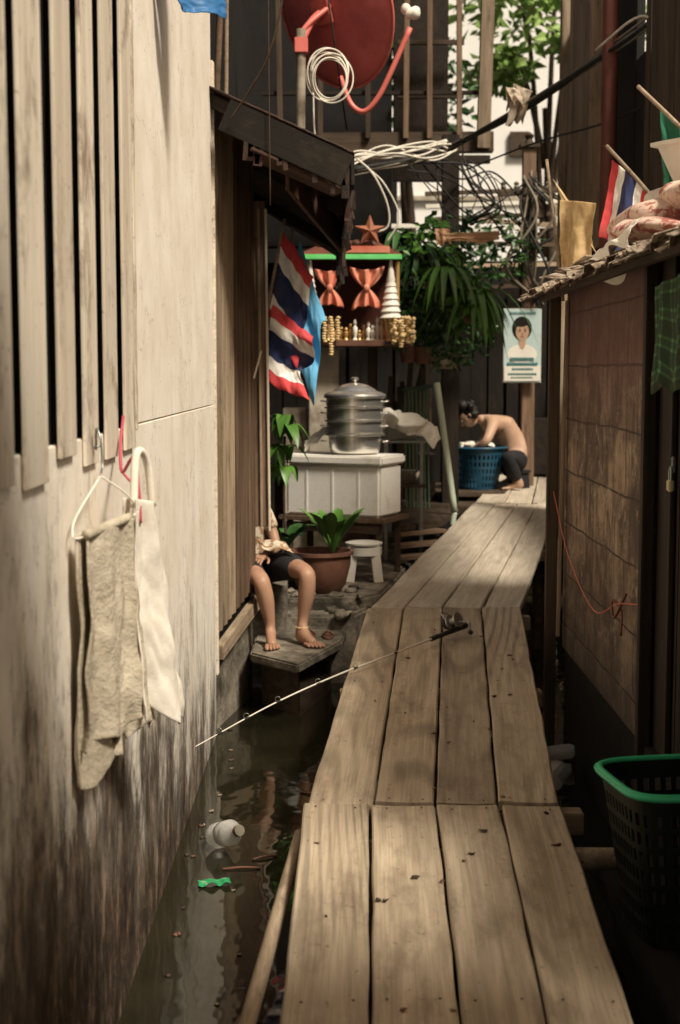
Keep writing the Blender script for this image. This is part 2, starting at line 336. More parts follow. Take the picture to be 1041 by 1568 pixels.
# ------------------------------------------------------------ boardwalk
bw=E('boardwalk'); nails=[]
def section(tag,Y0,z0,xs0,Y1,z1,xs1,m):
    for i in range(len(xs0)-1):
        g=.005; a0,b0,a1,b1=xs0[i]+g,xs0[i+1]-g,xs1[i]+g,xs1[i+1]-g
        p0=Vector(((a0+b0)/2,Y0+rnd(-.02,.02),z0+rnd(-.006,.006))); p1=Vector(((a1+b1)/2,Y1+rnd(-.02,.02),z1+rnd(-.006,.006)))
        d=p1-p0;L=d.length;ang=math.atan2(-d.x,d.y);pit=math.asin(d.z/L);ns=40;vs=[];fs=[];sd=rnd(0,99)
        for j in range(ns+1):
            t_=j/ns;w=((b0-a0)*(1-t_)+(b1-a1)*t_)*math.cos(ang); e1=noise.noise(Vector((t_*L*4,sd,0)))*.005;e2=noise.noise(Vector((t_*L*4,sd+9,0)))*.005
            zz=noise.noise(Vector((t_*L*.8,sd,4)))*.010; cup=.003; dy=(rnd(-.006,.006) if j in(0,ns) else 0)
            l=-w/2+e1;r=w/2+e2; tw_=noise.noise(Vector((t_*L*.6,sd,14)))*.006
            for (x,z) in ((l,-.006-tw_),(l+.006,-tw_),(l*.4,-cup),(r*.4,-cup),(r-.006,tw_),(r,-.006+tw_),(r,-.036),(l,-.036)):
                vs.append((x,t_*L+dy,z+zz))
        for j in range(ns):
            for k in range(8): fs.append((j*8+k,j*8+(k+1)%8,(j+1)*8+(k+1)%8,(j+1)*8+k))
        fs.append(tuple(range(8)));fs.append(tuple(ns*8+k for k in reversed(range(8))))
        o=mesh('board_%s%d'%(tag,i),vs,fs,m,bw); o.location=p0; o.rotation_euler=Euler((pit,0,ang),'XYZ')
        bm=bmesh.new(); bm.from_mesh(o.data); bmesh.ops.recalc_face_normals(bm,faces=bm.faces[:]); bm.to_mesh(o.data); bm.free()
        M=Matrix.Translation(p0)@Euler((pit,0,ang)).to_matrix().to_4x4(); w=(b0-a0)
        for tt in (.035,L-.035,L*.5):
            for xx in(-.3,.3): nails.append(M@Vector((xx*w+rnd(-.01,.01),tt+rnd(-.01,.01),.001)))
section('A',2.3,-.113,[-.18,.053,.286,.50,.737],4.92,.138,[-.133,.108,.341,.568,.788],PLANK)
section('B',4.935,.136,[-.12,.12,.338,.56,.784],8.325,.277,[.155,.375,.607,.839,1.074],PLANK)
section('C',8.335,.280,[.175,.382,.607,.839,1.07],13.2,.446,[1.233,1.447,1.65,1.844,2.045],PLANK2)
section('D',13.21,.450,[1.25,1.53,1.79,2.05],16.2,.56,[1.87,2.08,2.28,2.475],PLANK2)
blobs('nails',[(p,(.0045,.0045,.0015)) for p in nails],CABLE,bw)
def log(n,p,q,r,m,par): return tube(n,[p,Vector(p).lerp(Vector(q),.5)+Vector((0,0,.005)),q],r,m,par,4,12)
for k,(yy,x0,x1,z) in enumerate(((3.1,-.1,.8,-.10),(4.98,-.12,.87,.055),(6.6,0,.95,.13),(8.3,.2,1.12,.19),(10.7,.72,1.62,.28),(13.15,1.2,2.1,.37))):
    beam('cross_beam_%d'%k,(x0,yy,z),(x1,yy,z),.08,.08,TANW,bw)
    for x in (x0+.08,x1-.1): log('pile_%d_%d'%(k,int(x*100)),(x,yy+.09,-.9),(x,yy+.09,z+.02),.045,MIDW,bw)
log('support_log',(.25,4.72,0),(.99,4.68,.02),.038,TANW,bw)
log('side_stringer',(1.0,8.5,.12),(1.55,12.6,.3),.05,MIDW,bw)
log('bamboo_pole',(-.30,3.0,-.12),(-.14,4.9,.03),.024,TANW,bw)
# ------------------------------------------------------------ right block hut
hut=E('block_hut')
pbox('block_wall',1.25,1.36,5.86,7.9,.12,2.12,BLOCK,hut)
pbox('plinth',1.262,1.4,4.0,7.88,-.8,.115,BLACK,hut)
beam('corner_post',(1.19,7.96,-.6),(1.19,7.94,2.1),.06,.07,MIDW,hut)
beam('corner_pole',(1.21,7.80,.2),(1.235,7.80,2.05),.02,.025,TANW,hut)
beam('door_jamb',(1.262,5.82,-.3),(1.262,5.82,2.12),.05,.06,DARKW,hut)
for k in range(8): beam('door_plank_%d'%k,(1.31,5.72-k*.2,-.3),(1.31,5.72-k*.2,2.12),.02,.192,DARKW,hut)
beam('door_stile',(1.285,5.5,-.2),(1.285,5.5,2.1),.02,.07,DARKW,hut)
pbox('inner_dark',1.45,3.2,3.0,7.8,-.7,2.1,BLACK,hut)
vs=[];fs=[];ny=64;nx=8
for j in range(ny+1):
    Y=3.6+4.5*j/ny
    for i in range(nx+1):
        u=i/nx; x=1.03+u*1.6+(rnd(-.02,.03) if i==0 else 0); vs.append((x,Y,2.10+.30*u+.012*math.sin(Y*40)+(rnd(-.02,.008) if i==0 else 0)))
for j in range(ny):
    for i in range(nx):
        a=j*(nx+1)+i; fs.append((a,a+1,a+nx+2,a+nx+1))
ROOFM=mot('old_roof_sheet',(.22,.16,.11),(.54,.45,.34),9,(1,3,1),c3=(.07,.045,.03),s3=6,th=(.48,.6),bs=.6)
o=mesh('roof_sheet',vs,fs,ROOFM,hut); o.modifiers.new('s','SOLIDIFY').thickness=.012
for k in range(64):
    Y=3.7+4.35*k/64; w_=rnd(.05,.085)
    beam('eave_shard_%d'%k,(1.12,Y,2.118+rnd(-.004,.006)),(.99+rnd(-.015,.03),Y+rnd(-.01,.01),2.065+rnd(-.015,.012)),w_,.004,ROOFM,hut,roll=rnd(-.5,.5),bev=0)
beam('roof_batten',(1.13,3.8,2.07),(1.13,8.0,2.07),.04,.03,MIDW,hut)
for k in range(14):
    Y=rnd(6.0,7.9); beam('roof_scrap_%d'%k,(rnd(1.05,1.2),Y,2.135+rnd(0,.02)),(rnd(1.2,1.5),Y+rnd(-.3,.3),2.18+rnd(0,.04)),rnd(.08,.2),.008,ROOFM,hut,roll=rnd(-.15,.15))
pl=E('padlock'); box('body',(.02,.05,.045),(1.262,5.42,1.23),BRASS,pl); tube('shackle',[(1.262,5.405,1.25),(1.262,5.405,1.285),(1.262,5.42,1.30),(1.262,5.435,1.285),(1.262,5.435,1.25)],.005,STEEL,pl)
box('hasp',(.01,.03,.06),(1.272,5.42,1.31),STEEL,pl)
tube('red_string',[(1.19,7.9,1.0),(1.18,7.3,.72),(1.19,6.6,.55),(1.2,6.1,.66),(1.24,5.85,.7)],.0025,REDT)
tube('red_string_knot',[(1.22,6.0,.72),(1.19,6.1,.60),(1.2,6.2,.66),(1.21,6.05,.64),(1.2,6.0,.54)],.006,PIPE)
# upper right plank building
ub=E('plank_building')
k=0; Y=7.4
while Y<12.4:
    w=rnd(.13,.17); 
    if not (9.2<Y<10.9): beam('plank_%d'%k,(1.95+rnd(-.01,.01),Y,2.6),(1.95,Y,1.72+.26*Y),.02,w,TANW if Y>9.8 else MIDW,ub)
    Y+=w+.012;k+=1
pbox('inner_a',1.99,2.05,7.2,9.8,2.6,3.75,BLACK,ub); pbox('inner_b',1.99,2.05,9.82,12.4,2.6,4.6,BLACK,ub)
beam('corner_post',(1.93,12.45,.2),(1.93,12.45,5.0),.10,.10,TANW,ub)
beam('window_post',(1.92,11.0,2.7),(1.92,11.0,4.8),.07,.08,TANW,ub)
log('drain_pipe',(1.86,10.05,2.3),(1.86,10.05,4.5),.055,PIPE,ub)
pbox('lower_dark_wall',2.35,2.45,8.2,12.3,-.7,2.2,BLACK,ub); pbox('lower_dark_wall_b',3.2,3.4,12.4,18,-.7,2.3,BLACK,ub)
# ------------------------------------------------------------ back buildings
bh=E('stilt_house')
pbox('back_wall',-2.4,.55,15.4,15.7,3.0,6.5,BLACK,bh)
beam('floor_beam',(-1.0,14.7,3.96),(1.55,14.7,3.98),.14,.20,MIDW,bh)
beam('floor_joist',(-1.0,14.5,3.78),(1.5,14.5,3.78),.06,.08,DARKW,bh)
for k,x in enumerate((-.6,-.2,.28,.66,.90,1.2)): beam('baluster_%d'%k,(x,14.6,4.0),(x+rnd(-.02,.02),14.6,5.5),.055,.045,BROWNW if k>2 else MIDW,bh)
beam('corner_post',(1.44,14.6,3.9),(1.50,14.6,6.5),.13,.12,TANW,bh)
beam('top_rail',(-1.,14.62,5.42),(1.5,14.62,5.46),.06,.07,MIDW,bh)
beam('mid_rail',(-1.,14.64,4.45),(1.5,14.64,4.46),.05,.04,DARKW,bh)
beam('window_frame',(.60,15.3,4.55),(1.3,15.3,4.55),.05,.05,MIDW,bh); beam('window_frame_b',(.60,15.3,5.1),(1.3,15.3,5.1),.05,.05,MIDW,bh); pbox('room_wall',.57,1.15,15.5,15.6,3.7,6.5,DARKW,bh)
beam('main_post',(1.07,13.8,.2),(1.05,13.8,3.9),.16,.14,DARKW,bh)
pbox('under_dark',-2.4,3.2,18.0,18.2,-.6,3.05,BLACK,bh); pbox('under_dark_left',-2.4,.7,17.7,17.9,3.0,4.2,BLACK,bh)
k=0;x=-1.2
while x<3:
    w=rnd(.14,.2); beam('rear_plank_%d'%k,(x,17.9,-.4),(x,17.9,2.8+rnd(-.2,.25)),w,.02,TARW,bh); x+=w+.02;k+=1
for k in range(4): beam('rear_rail_%d'%k,(1.2,16.5-.2*k,2.6+.25*k),(2.6,16.8,2.7+.22*k),.05,.05,TANW if k%2 else MIDW,bh)
fw=E('white_house')
FWM=mot('sunlit_white_paint',(.86,.84,.81),(.93,.91,.88),2,rough=.8,bs=.05)
pbox('wall',.2,9,30,30.4,-.4,10.6,FWM,fw); pbox('roof',0,9.4,29.6,30.8,10.65,10.9,RUST,fw)  # wall raised to cover the sky gap with a brighter backdrop
pbox('window',3.5,3.9,29.9,29.98,6.1,6.6,MIDW,fw); pbox('string_course',.2,9,29.9,29.98,5.2,5.3,CONCP,fw)
for k in range(4): beam('metal_strip_%d'%k,(1.0,17.0,3.30+k*.15),(2.9,17.2,3.42+k*.14),.05,.05,(WHITE if k%2==0 else MIDW),bh)
for k in range(3): beam('white_strip_%d'%k,(.3,16.9,3.12+k*.12),(1.05,17.0,3.14+k*.12),.05,.05,WHITE,bh)
# ------------------------------------------------------------ foliage
def leafmass(name,cl,n,L,m,par=None):
    vs=[];fs=[]
    for c_,r in cl:
        c_=Vector(c_); r=Vector(r)
        for _ in range(int(n)):
            while 1:
                q=Vector((rnd(-1,1),rnd(-1,1),rnd(-1,1)))
                if q.length<1: break
            p=c_+Vector((q.x*r.x,q.y*r.y,q.z*r.z)); d=Vector((rnd(-1,1),rnd(-1,1),rnd(-1,.6))).normalized(); s=d.cross(Vector((rnd(-1,1),rnd(-1,1),rnd(-1,1)))).normalized()
            l=L*rnd(.6,1.3); w=l*.24; up=d.cross(s)*l*.12; k=len(vs)
            vs+= [p,p+d*l*.5+s*w+up,p+d*l,p+d*l*.5-s*w+up,p+d*l*.5]
            fs+=[(k,k+1,k+4),(k+1,k+2,k+4),(k+2,k+3,k+4),(k+3,k,k+4)]
    return mesh(name,vs,fs,m,par)
def blades(name,base,n,L,W,m,par=None,spread=.8,up=1.0,droop=.5,stem=.35):
    vs=[];fs=[];base=Vector(base)
    for i in range(n):
        az=rnd(0,6.283);out=Vector((math.cos(az),math.sin(az),0)); l=L*rnd(.65,1.15); sp=spread*rnd(.4,1.1); s=Vector((-out.y,out.x,0)); k=len(vs);N_=8
        for j in range(N_+1):
            t_=j/N_; p=base+out*(l*sp*t_)+Vector((0,0,l*(up*t_-droop*t_*t_*1.3)))
            a=max(0,(t_-stem)/(1-stem)); w=.004+W*math.sin(math.pi*min(1,a)**.8)*(1 if a>0 else 0)
            if j==N_:w=.001
            vs+= [p-s*w+Vector((0,0,w*.35)),p,p+s*w+Vector((0,0,w*.35))]
        for j in range(N_):
            b0=k+j*3; fs+=[(b0,b0+1,b0+4,b0+3),(b0+1,b0+2,b0+5,b0+4)]
    return mesh(name,vs,fs,m,par,True)
def tree(name,base,top,cl,n,L,m):
    e=E(name); base=Vector(base);top=Vector(top)
    tube('trunk',[base,base.lerp(top,.5)+Vector((.15,0,0)),top],lambda t_:.16*(1-t_*.6),MIDW,e,5,10)
    for i,(c_,r) in enumerate(cl): tube('limb_%d'%i,[base.lerp(top,.6+.3*rnd(0,1)),(top+Vector(c_))/2+Vector((0,0,.2)),c_],lambda t_:.05*(1-t_*.7)+.008,MIDW,e,4,6)
    leafmass('crown',cl,n,L,m,e); return e
tree('tree',(3.4,24,-.4),(3.4,24,6),[((2.7,23,7.5),(.9,1.2,.8)),((3.6,24,8.3),(1.0,1.2,.7)),((2.6,23.5,6.5),(.5,.9,.3)),((3.9,23,6.9),(.6,.8,.4)),((4.6,24,7.9),(.8,1,.9))],320,.28,LEAFB)
tree('tree',(1.0,22,-.4),(1.0,22,5),[((1.2,21,5.6),(.8,1,1.0)),((.7,21,6.6),(.7,1,.8))],300,.24,LEAFD)
e=E('hanging_plant')
for (p,n,L) in (((.72,13.1,2.75),34,.5),((.95,12.9,2.55),30,.5),((1.22,13.0,2.35),46,.62),((.55,13.3,2.9),26,.4)):
    blades('blades',p,n,L,.028,LEAF if p[0]>.8 else LEAFD,e,.9,.7,1.1,.05)
leafmass('small_leaves',[((.9,13.2,2.6),(.45,.3,.5)),((1.5,14.5,2.9),(.5,.4,.4)),((.6,13.2,2.2),(.3,.3,.3)),((1.0,13.4,2.0),(.5,.3,.3))],330,.12,LEAFD,e)
leafmass('bright_leaves',[((.85,13.0,2.75),(.25,.2,.3)),((1.15,12.9,2.3),(.2,.2,.25))],130,.13,LEAF,e)
tube('hanger_wire',[(1.1,13.0,3.8),(1.1,13.0,2.3)],.005,CABLE,e)
lathe('basket',[(.08,0),(.15,.12),(.16,.14),(.14,.13)],(1.12,13.05,2.1),TERRA,e)
# ------------------------------------------------------------ platform and steps on left
st=E('concrete_step'); prism('slab',[(-.56,8.75),(-.25,8.38),(.02,9.15),(.05,9.72),(-.56,9.72)],-.14,-.08,CONC,st,.012); prism('core',[(-.5,8.95),(-.25,8.6),(-.08,9.2),(-.05,9.7),(-.5,9.7)],-.8,-.142,MIDW,st)
pf=E('stone_platform'); prism('ledge',[(-.9,9.73),(.10,9.74),(.30,10.05),(.42,10.7),(.55,11.6),(.75,12.4),(.95,13.9),(-.9,14)],-.8,.10,CONC,pf,.02)
prism('ledge_low',[(-.5,9.55),(.10,9.56),(.22,9.9),(.1,10.2),(-.5,10.2)],-.8,.02,CONC,pf,.02)
prism('rear_deck',[(.45,11.7),(.88,12.1),(1.15,13.3),(1.55,14.0),(1.7,14.9),(.5,14.9)],.34,.40,MIDW,pf)
prism('washing_deck',[(.95,13.9),(1.62,13.9),(1.95,15.2),(.95,15.2)],.44,.488,MIDW,pf)
pbox('seat_step',-1.0,-.36,9.42,9.72,-.5,.24,CONC,pf)
for k in range(3): beam('deck_step_%d'%k,(.45,11.75-.15*k,.32-.08*k),(.86+.05*k,12.0-.15*k,.33-.08*k),.16,.03,BROWNW,pf)
blobs('rubble',[((rnd(-.45,.25),rnd(9.75,10.4),.11),(rnd(.02,.06),rnd(.02,.05),.02)) for _ in range(16)]+[((rnd(-.1,.2),rnd(9.5,9.9),.03),(rnd(.03,.07),.04,.03)) for _ in range(8)],CONC,pf,2,.5)
# ------------------------------------------------------------ table, cooler, pot
tb=E('wooden_table'); rz=-math.radians(25)
def R(cx,cy,x,y,z): return (cx+x*math.cos(rz)-y*math.sin(rz),cy+x*math.sin(rz)+y*math.cos(rz),z)
box('top',(.9,.5,.035),(.03,11.1,.535),BROWNW,tb,(0,0,rz))
for i,(x,y) in enumerate(((-.38,-.18),(.38,-.18),(.38,.18),(-.38,.18))): beam('leg_%d'%i,R(.03,11.1,x,y,.1),R(.03,11.1,x,y,.52),.05,.05,MIDW,tb)
beam('apron',R(.03,11.1,-.4,-.21,.47),R(.03,11.1,.4,-.21,.47),.025,.07,MIDW,tb)
cb=E('styrofoam_cooler')
box('body',(.80,.42,.40),(.03,11.1,.757),FOAM,cb,(0,0,rz),.02); box('lid',(.85,.47,.07),(.03,11.1,.992),FOAM,cb,(0,0,rz),.014)
for k in range(3): 
    p=R(.03,11.1,-.22+.22*k,-.211,.75); box('rib_%d'%k,(.02,.005,.34),p,FOAM,cb,(0,0,rz),.002)
sp=E('aluminium_steamer_pot'); px,py_=.115,11.08
lathe('pot',[(.165,0),(.19,.015),(.198,.05),(.205,.14),(.232,.145),(.232,.16),(.208,.163)],(px,py_,1.03),ALU,sp)
lathe('tier_1',[(.208,.163),(.218,.17),(.218,.25),(.234,.255),(.234,.265),(.21,.268)],(px,py_,1.03),ALU,sp)
lathe('tier_2',[(.21,.268),(.220,.275),(.220,.35),(.236,.355),(.236,.365),(.21,.368)],(px,py_,1.03),ALU,sp)
lathe('tier_3',[(.21,.368),(.222,.375),(.222,.43),(.240,.435),(.240,.447),(.21,.450)],(px,py_,1.03),ALU,sp)
lathe('lid',[(.240,.450),(.236,.463),(.205,.48),(.175,.485),(.16,.50),(.10,.535),(.03,.55),(.012,.552)],(px,py_,1.03),ALU,sp)
lathe('knob',[(.012,.55),(.014,.565),(.03,.575),(.03,.588),(.02,.595)],(px,py_,1.03),ALU,sp)
for i,z in enumerate((1.125,1.245,1.345,1.435)):
    for sgn in (-1,1):
        x0=px+sgn*.218; tube('handle_%d_%d'%(i,sgn+1),[(x0,py_-.05,z),(x0+sgn*.035,py_-.045,z+.004),(x0+sgn*.045,py_,z+.006),(x0+sgn*.035,py_+.045,z+.004),(x0,py_+.05,z)],.006,ALU,sp)
# cloths
def cloth(name,p0,p1,fly,m,par,amp=.02,freq=3,nu=30,nv=30,edge=.0,grow=1,sub=1,seed=0,taper=0,th=.003,gather=0):
    p0=Vector(p0);p1=Vector(p1);fly=Vector(fly);vs=[];fs=[];uv=[]
    nrm=(p1-p0).cross(fly).normalized()
    for j in range(nv+1):
        v_=j/nv
        for i in range(nu+1):
            u=i/nu; uu=.5+(u-.5)*(1-taper*v_)*(1-gather*math.sin(math.pi*min(1,v_*1.0))*.5)
            L=1+edge*noise.noise(Vector((u*2.2,seed,2)))
            ph=freq*6.283*u+1.5*noise.noise(Vector((u*2,v_*1.5,seed)))
            a=amp*(.35+.65*v_ if grow else 1)
            w=a*math.sin(ph)+a*.8*noise.noise(Vector((u*5,v_*4,seed+3)))+a*.25*noise.noise(Vector((u*14,v_*12,seed+3)))
            p=p0.lerp(p1,uu)+fly*v_*L+nrm*w+(p1-p0)*.05*noise.noise(Vector((v_*4,seed,u))); vs.append(p);uv.append((u,v_))
    for j in range(nv):
        for i in range(nu):
            a=j*(nu+1)+i; fs.append((a,a+1,a+nu+2,a+nu+1))
    o=mesh(name,vs,fs,m,par,True,uv); s=o.modifiers.new('s','SOLIDIFY'); s.thickness=th
    if sub: q=o.modifiers.new('q','SUBSURF'); q.levels=q.render_levels=sub
    return o
rk=E('side_rack')
for i,(x,y) in enumerate(((.38,11.75),(.68,11.85),(.70,12.2),(.40,12.2))): beam('leg_%d'%i,(x,y,.1),(x,y,1.10),.03,.03,STEEL,rk)
box('shelf',(.38,.5,.02),(.54,12.0,1.09),STEEL,rk); box('shelf_low',(.36,.48,.02),(.54,12.0,.72),MIDW,rk)
lathe('stored_bowl',[(.08,0),(.14,.1),(.15,.11),(.13,.1)],(.55,11.95,.735),ALU,rk)
box('tub',(.3,.3,.13),(.5,11.9,1.17),STEEL,rk,(0,0,.1),.03)
wc=E('white_plastic_sheet')
blobs('crumpled_sheet',[((.38,11.72,1.30),(.14,.14,.05)),((.55,11.74,1.27),(.15,.14,.05)),((.68,11.76,1.22),(.11,.12,.07)),((.28,11.7,1.24),(.08,.1,.05))],WHITE,wc,4,.55)
cloth('drape',(.52,11.66,1.27),(.80,11.70,1.22),(.03,-.04,-.12),WHITE,wc,.03,1.5,edge=.9,seed=8)
cloth('drape_left',(-.28,11.2,1.12),(-.10,11.2,1.26),(0,-.05,-.08),WHITE,wc,.015,2,edge=.5,seed=1)
# potted plants and stool
pp=E('potted_plant'); lathe('pot',[(.13,0),(.18,.06),(.215,.2),(.22,.27),(.24,.28),(.24,.305),(.215,.305),(.20,.26)],(-.14,10.1,.09),TERRA,pp,cap=False)
lathe('soil',[(.0,.255),(.20,.255)],(-.14,10.1,.09),MIDW,pp,cap=False); blades('leaves',(-.05,10.1,.36),28,.42,.038,LEAF,pp,.6,1.15,.35,.3)
lp=E('potted_plant'); lathe('pot',[(.08,0),(.11,.1),(.12,.24),(.13,.25),(.11,.25)],(-.38,10.35,.10),mot('glazed_pot',(.12,.14,.16),(.2,.23,.25),4,rough=.3),lp)
blades('leaves',(-.40,10.35,.34),22,.42,.04,LEAFD,lp,.55,1.1,.5,.2)
tube('stem',[(-.38,10.35,.3),(-.41,10.36,.7),(-.40,10.33,1.2)],.01,MIDW,lp); 
for z in (.95,1.1,1.25,1.32): blades('leaves_up',(-.40,10.34,z),9,.32,.042,LEAF,lp,.75,.6,.75,.15)
ss=E('plastic_stool')
lathe('seat',[(.13,0),(.14,.01),(.14,.02),(.12,.025)],(.18,10.62,.37),WHITE,ss,24)
for i in range(4):
    a=math.pi/4+i*math.pi/2; c0=Vector((.18,10.62,0)); o1=Vector((math.cos(a),math.sin(a),0))
    beam('leg_%d'%i,c0+o1*.155+Vector((0,0,.10)),c0+o1*.11+Vector((0,0,.375)),.07,.02,WHITE,ss)
lathe('ring',[(.128,.0),(.135,0),(.135,.06),(.128,.06)],(.18,10.62,.30),WHITE,ss,24)
rl=E('handrail'); RM=mot('pale_green_paint',(.54,.62,.48),(.64,.70,.56),5,rough=.4,bs=.05); RG=mot('dull_green_paint',(.08,.14,.09),(.14,.2,.13),5,rough=.5,bs=.1)
log('rail',(.86,12.7,1.57),(1.02,12.62,.42),.030,RM,rl); log('foot',(1.02,12.62,.42),(1.0,12.62,.30),.026,RM,rl)
for k in range(7): beam('slat_%d'%k,(.62+.035*k,13.2,.4),(.60+.035*k,13.2,1.5),.018,.02,RG,rl)
beam('rail_top',(.58,13.18,1.5),(.88,12.72,1.55),.03,.03,RG,rl)
# pedestal + spirit house
shr=E('spirit_house')
pbox('pedestal',-.27,-.01,12.35,12.7,.1,1.86,CONCP,shr); pbox('pedestal_low',-.5,-.29,12.45,12.8,.1,1.35,CONCP,shr)
pbox('shelf',-.26,.60,12.15,12.75,1.885,1.925,BROWNW,shr); pbox('shelf_edge',-.28,.62,12.13,12.15,1.88,1.935,TERRA,shr)
beam('prop',(.28,12.6,.1),(.28,12.6,1.88),.07,.07,MIDW,shr)
pbox('back',-.25,.50,12.78,12.82,1.9,2.75,mot('dark_red_lacquer',(.05,.012,.008),(.09,.02,.012),5,rough=.5),shr)
for x in (-.27,.49): pbox('post',x-.015,x+.015,12.2,12.23,1.92,2.6,GILT,shr)
pbox('roof_edge',-.35,.52,12.1,12.13,2.605,2.65,GREENT,shr)
mesh('roof',[(-.36,12.14,2.65),(.53,12.14,2.65),(.53,12.8,2.68),(-.36,12.8,2.68),(-.1,12.5,2.80),(.3,12.5,2.80)],[(0,1,5,4),(1,2,5),(2,3,4,5),(3,0,4),(0,3,2,1)],mot('red_roof',(.10,.03,.02),(.18,.06,.04),6),shr)
pbox('red_crest',-.05,.42,12.12,12.14,2.66,2.72,SATIN,shr)
def bow(x,z,w,h,y=12.16):
    vs=[];fs=[];n=30
    for j in range(21):
        v_=-1+2*j/20; av=abs(v_)
        hw=w*(.16+.84*math.sin(av*1.57)**.9)*(1 if v_>0 else .85)
        for i in range(n+1):
            u=-1+2*i/n; sg=1 if v_>0 else -1
            vs.append((x+u*hw,y-.03*math.cos(u*9+1)*(av+.2)-.03*(1-abs(u)),z+v_*h-sg*.35*h*(1-u*u)*av*av*.5+.006*math.sin(u*9)*av))
    for j in range(20):
        for i in range(n): a=j*(n+1)+i; fs.append((a,a+1,a+n+2,a+n+1))
    o=mesh('red_bow',vs,fs,SATIN,shr,True); o.modifiers.new('s','SOLIDIFY').thickness=.004
    blobs('bow_knot',[((x,y-.04,z),(.028,.02,.034))],SATIN,shr,2)
bow(-.085,2.37,.135,.17); bow(.225,2.37,.150,.185)
def cone(x,z0,z1,r):
    pr=[];n=9
    for i in range(n):
        t_=i/n;rr=r*(1-t_)+.008; pr+=[(rr,z0+(z1-z0)*t_),(rr*.72,z0+(z1-z0)*(t_+.09))]
    pr.append((.003,z1)); lathe('silver_cone',pr,(x,12.16,0),WHITE,shr,20)
cone(-.25,2.2,2.6,.065); cone(.43,2.12,2.6,.09)
lathe('cone_stand',[(.05,0),(.03,.03),(.06,.19),(.075,.2)],(.43,12.16,1.925),GILT,shr)
lathe('cone_stand_l',[(.04,0),(.03,.03),(.04,.27),(.05,.28)],(-.25,12.2,1.925),GILT,shr)
it=[]
for (x,l,y) in ((-.13,.22,12.09),(-.075,.34,12.08),(-.02,.20,12.09),(.46,.22,12.08),(.52,.27,12.07),(.57,.2,12.09)):
    n=int(l/.022)
    for k in range(n): it.append(((x+rnd(-.006,.006),y,2.12-k*.022),(.023,.022,.014)))
for _ in range(90): it.append(((.53+rnd(-.10,.10),12.10+rnd(-.05,.05),2.02+rnd(-.11,.10)),rnd(.012,.026)))
blobs('garlands',it,GOLD,shr)
for k in range(15):
    x=-.1+.038*k; h=rnd(.1,.22); mm=random.choice([GILT,GILT,SATIN,WHITE,GOLD])
    lathe('figurine_%d'%k,[(.02,0),(.024,.01),(.012,.03),(.02,h*.4),(.022,h*.6),(.008,h*.72),(.016,h*.82),(.012,h*.93),(.002,h)],(x,12.18+rnd(0,.1),1.925),mm,shr,14)
def star(name,cx,cy,cz,r,m,par):
    vs=[(cx,cy-.04,cz),(cx,cy+.04,cz)];
    for k in range(10):
        a=math.pi/2+k*math.pi/5; q=r if k%2==0 else r*.42; vs.append((cx+q*math.cos(a),cy,cz+q*math.sin(a)))
    fs=[]
    for k in range(10): fs+=[(0,2+k,2+(k+1)%10),(1,2+(k+1)%10,2+k)]
    return mesh(name,vs,fs,m,par)
star('star_ornament',.255,12.3,2.86,.14,mot('orange_paper',(.26,.09,.05),(.36,.14,.08),6),None)
fsh=E('orange_paper_fish')
cloth('body',(.85,11.9,2.80),(1.32,11.9,2.82),(0,.02,-.07),mot('orange_paper2',(.5,.27,.15),(.62,.37,.22),6),fsh,.012,1.5,seed=5,edge=.8)
cloth('tail',(.78,11.9,2.84),(.90,11.9,2.84),(.02,.02,-.12),mot('orange_paper3',(.5,.27,.15),(.62,.37,.22),6),fsh,.012,1.5,seed=15,edge=.8)
blobs('rice_bag',[((-.15+.1*k,12.4,2.75),(.08,.08,.05)) for k in range(5)],TERRA,shr,2,.4)
# ------------------------------------------------------------ flags
lf=E('thai_flag'); log('pole',(-.36,9.45,2.66),(-.53,9.3,1.78),.011,TANW,lf)
cloth('cloth_a',(-.370,9.42,2.58),(-.475,9.34,1.98),(.20,-.05,-.30),THAI,lf,.045,1.4,seed=3,edge=.25)
cloth('cloth_b',(-.44,9.30,2.10),(-.50,9.27,1.60),(.28,-.06,-.16),THAI,lf,.045,1.3,seed=6,edge=.3,taper=.2)
bf=E('light_blue_flag'); log('pole',(-.32,9.6,2.62),(-.36,9.5,1.9),.009,TANW,bf); cloth('cloth',(-.27,9.6,2.54),(-.36,9.52,1.98),(.18,-.03,-.54),LBLUE,bf,.035,1.5,seed=9,edge=.3)
yf=E('yellow_flag'); log('pole',(1.14,8.0,2.83),(1.22,7.85,2.05),.009,TANW,yf); cloth('cloth',(1.20,7.9,2.60),(1.36,7.7,2.56),(-.02,-.02,-.42),YELLOW,yf,.03,1.3,seed=2,edge=.5,gather=.2,taper=.2); cloth('cloth_top',(1.17,7.95,2.72),(1.23,7.88,2.55),(.17,-.1,-.26),YELLOW,yf,.02,1,seed=22)
tf=E('thai_flag'); log('pole',(1.36,7.4,2.81),(1.62,7.1,2.42),.010,TANW,tf); cloth('cloth',(1.385,7.38,2.74),(1.54,7.2,2.56),(-.07,-.05,-.40),THAI,tf,.028,1.3,seed=12,edge=.2)
gf=E('green_flag'); log('pole',(1.38,6.75,2.98),(1.68,6.5,2.6),.010,TANW,gf); cloth('cloth',(1.47,6.7,2.88),(1.62,6.6,2.72),(.02,-.03,-.36),GREENF,gf,.03,1.2,seed=14,edge=.2)
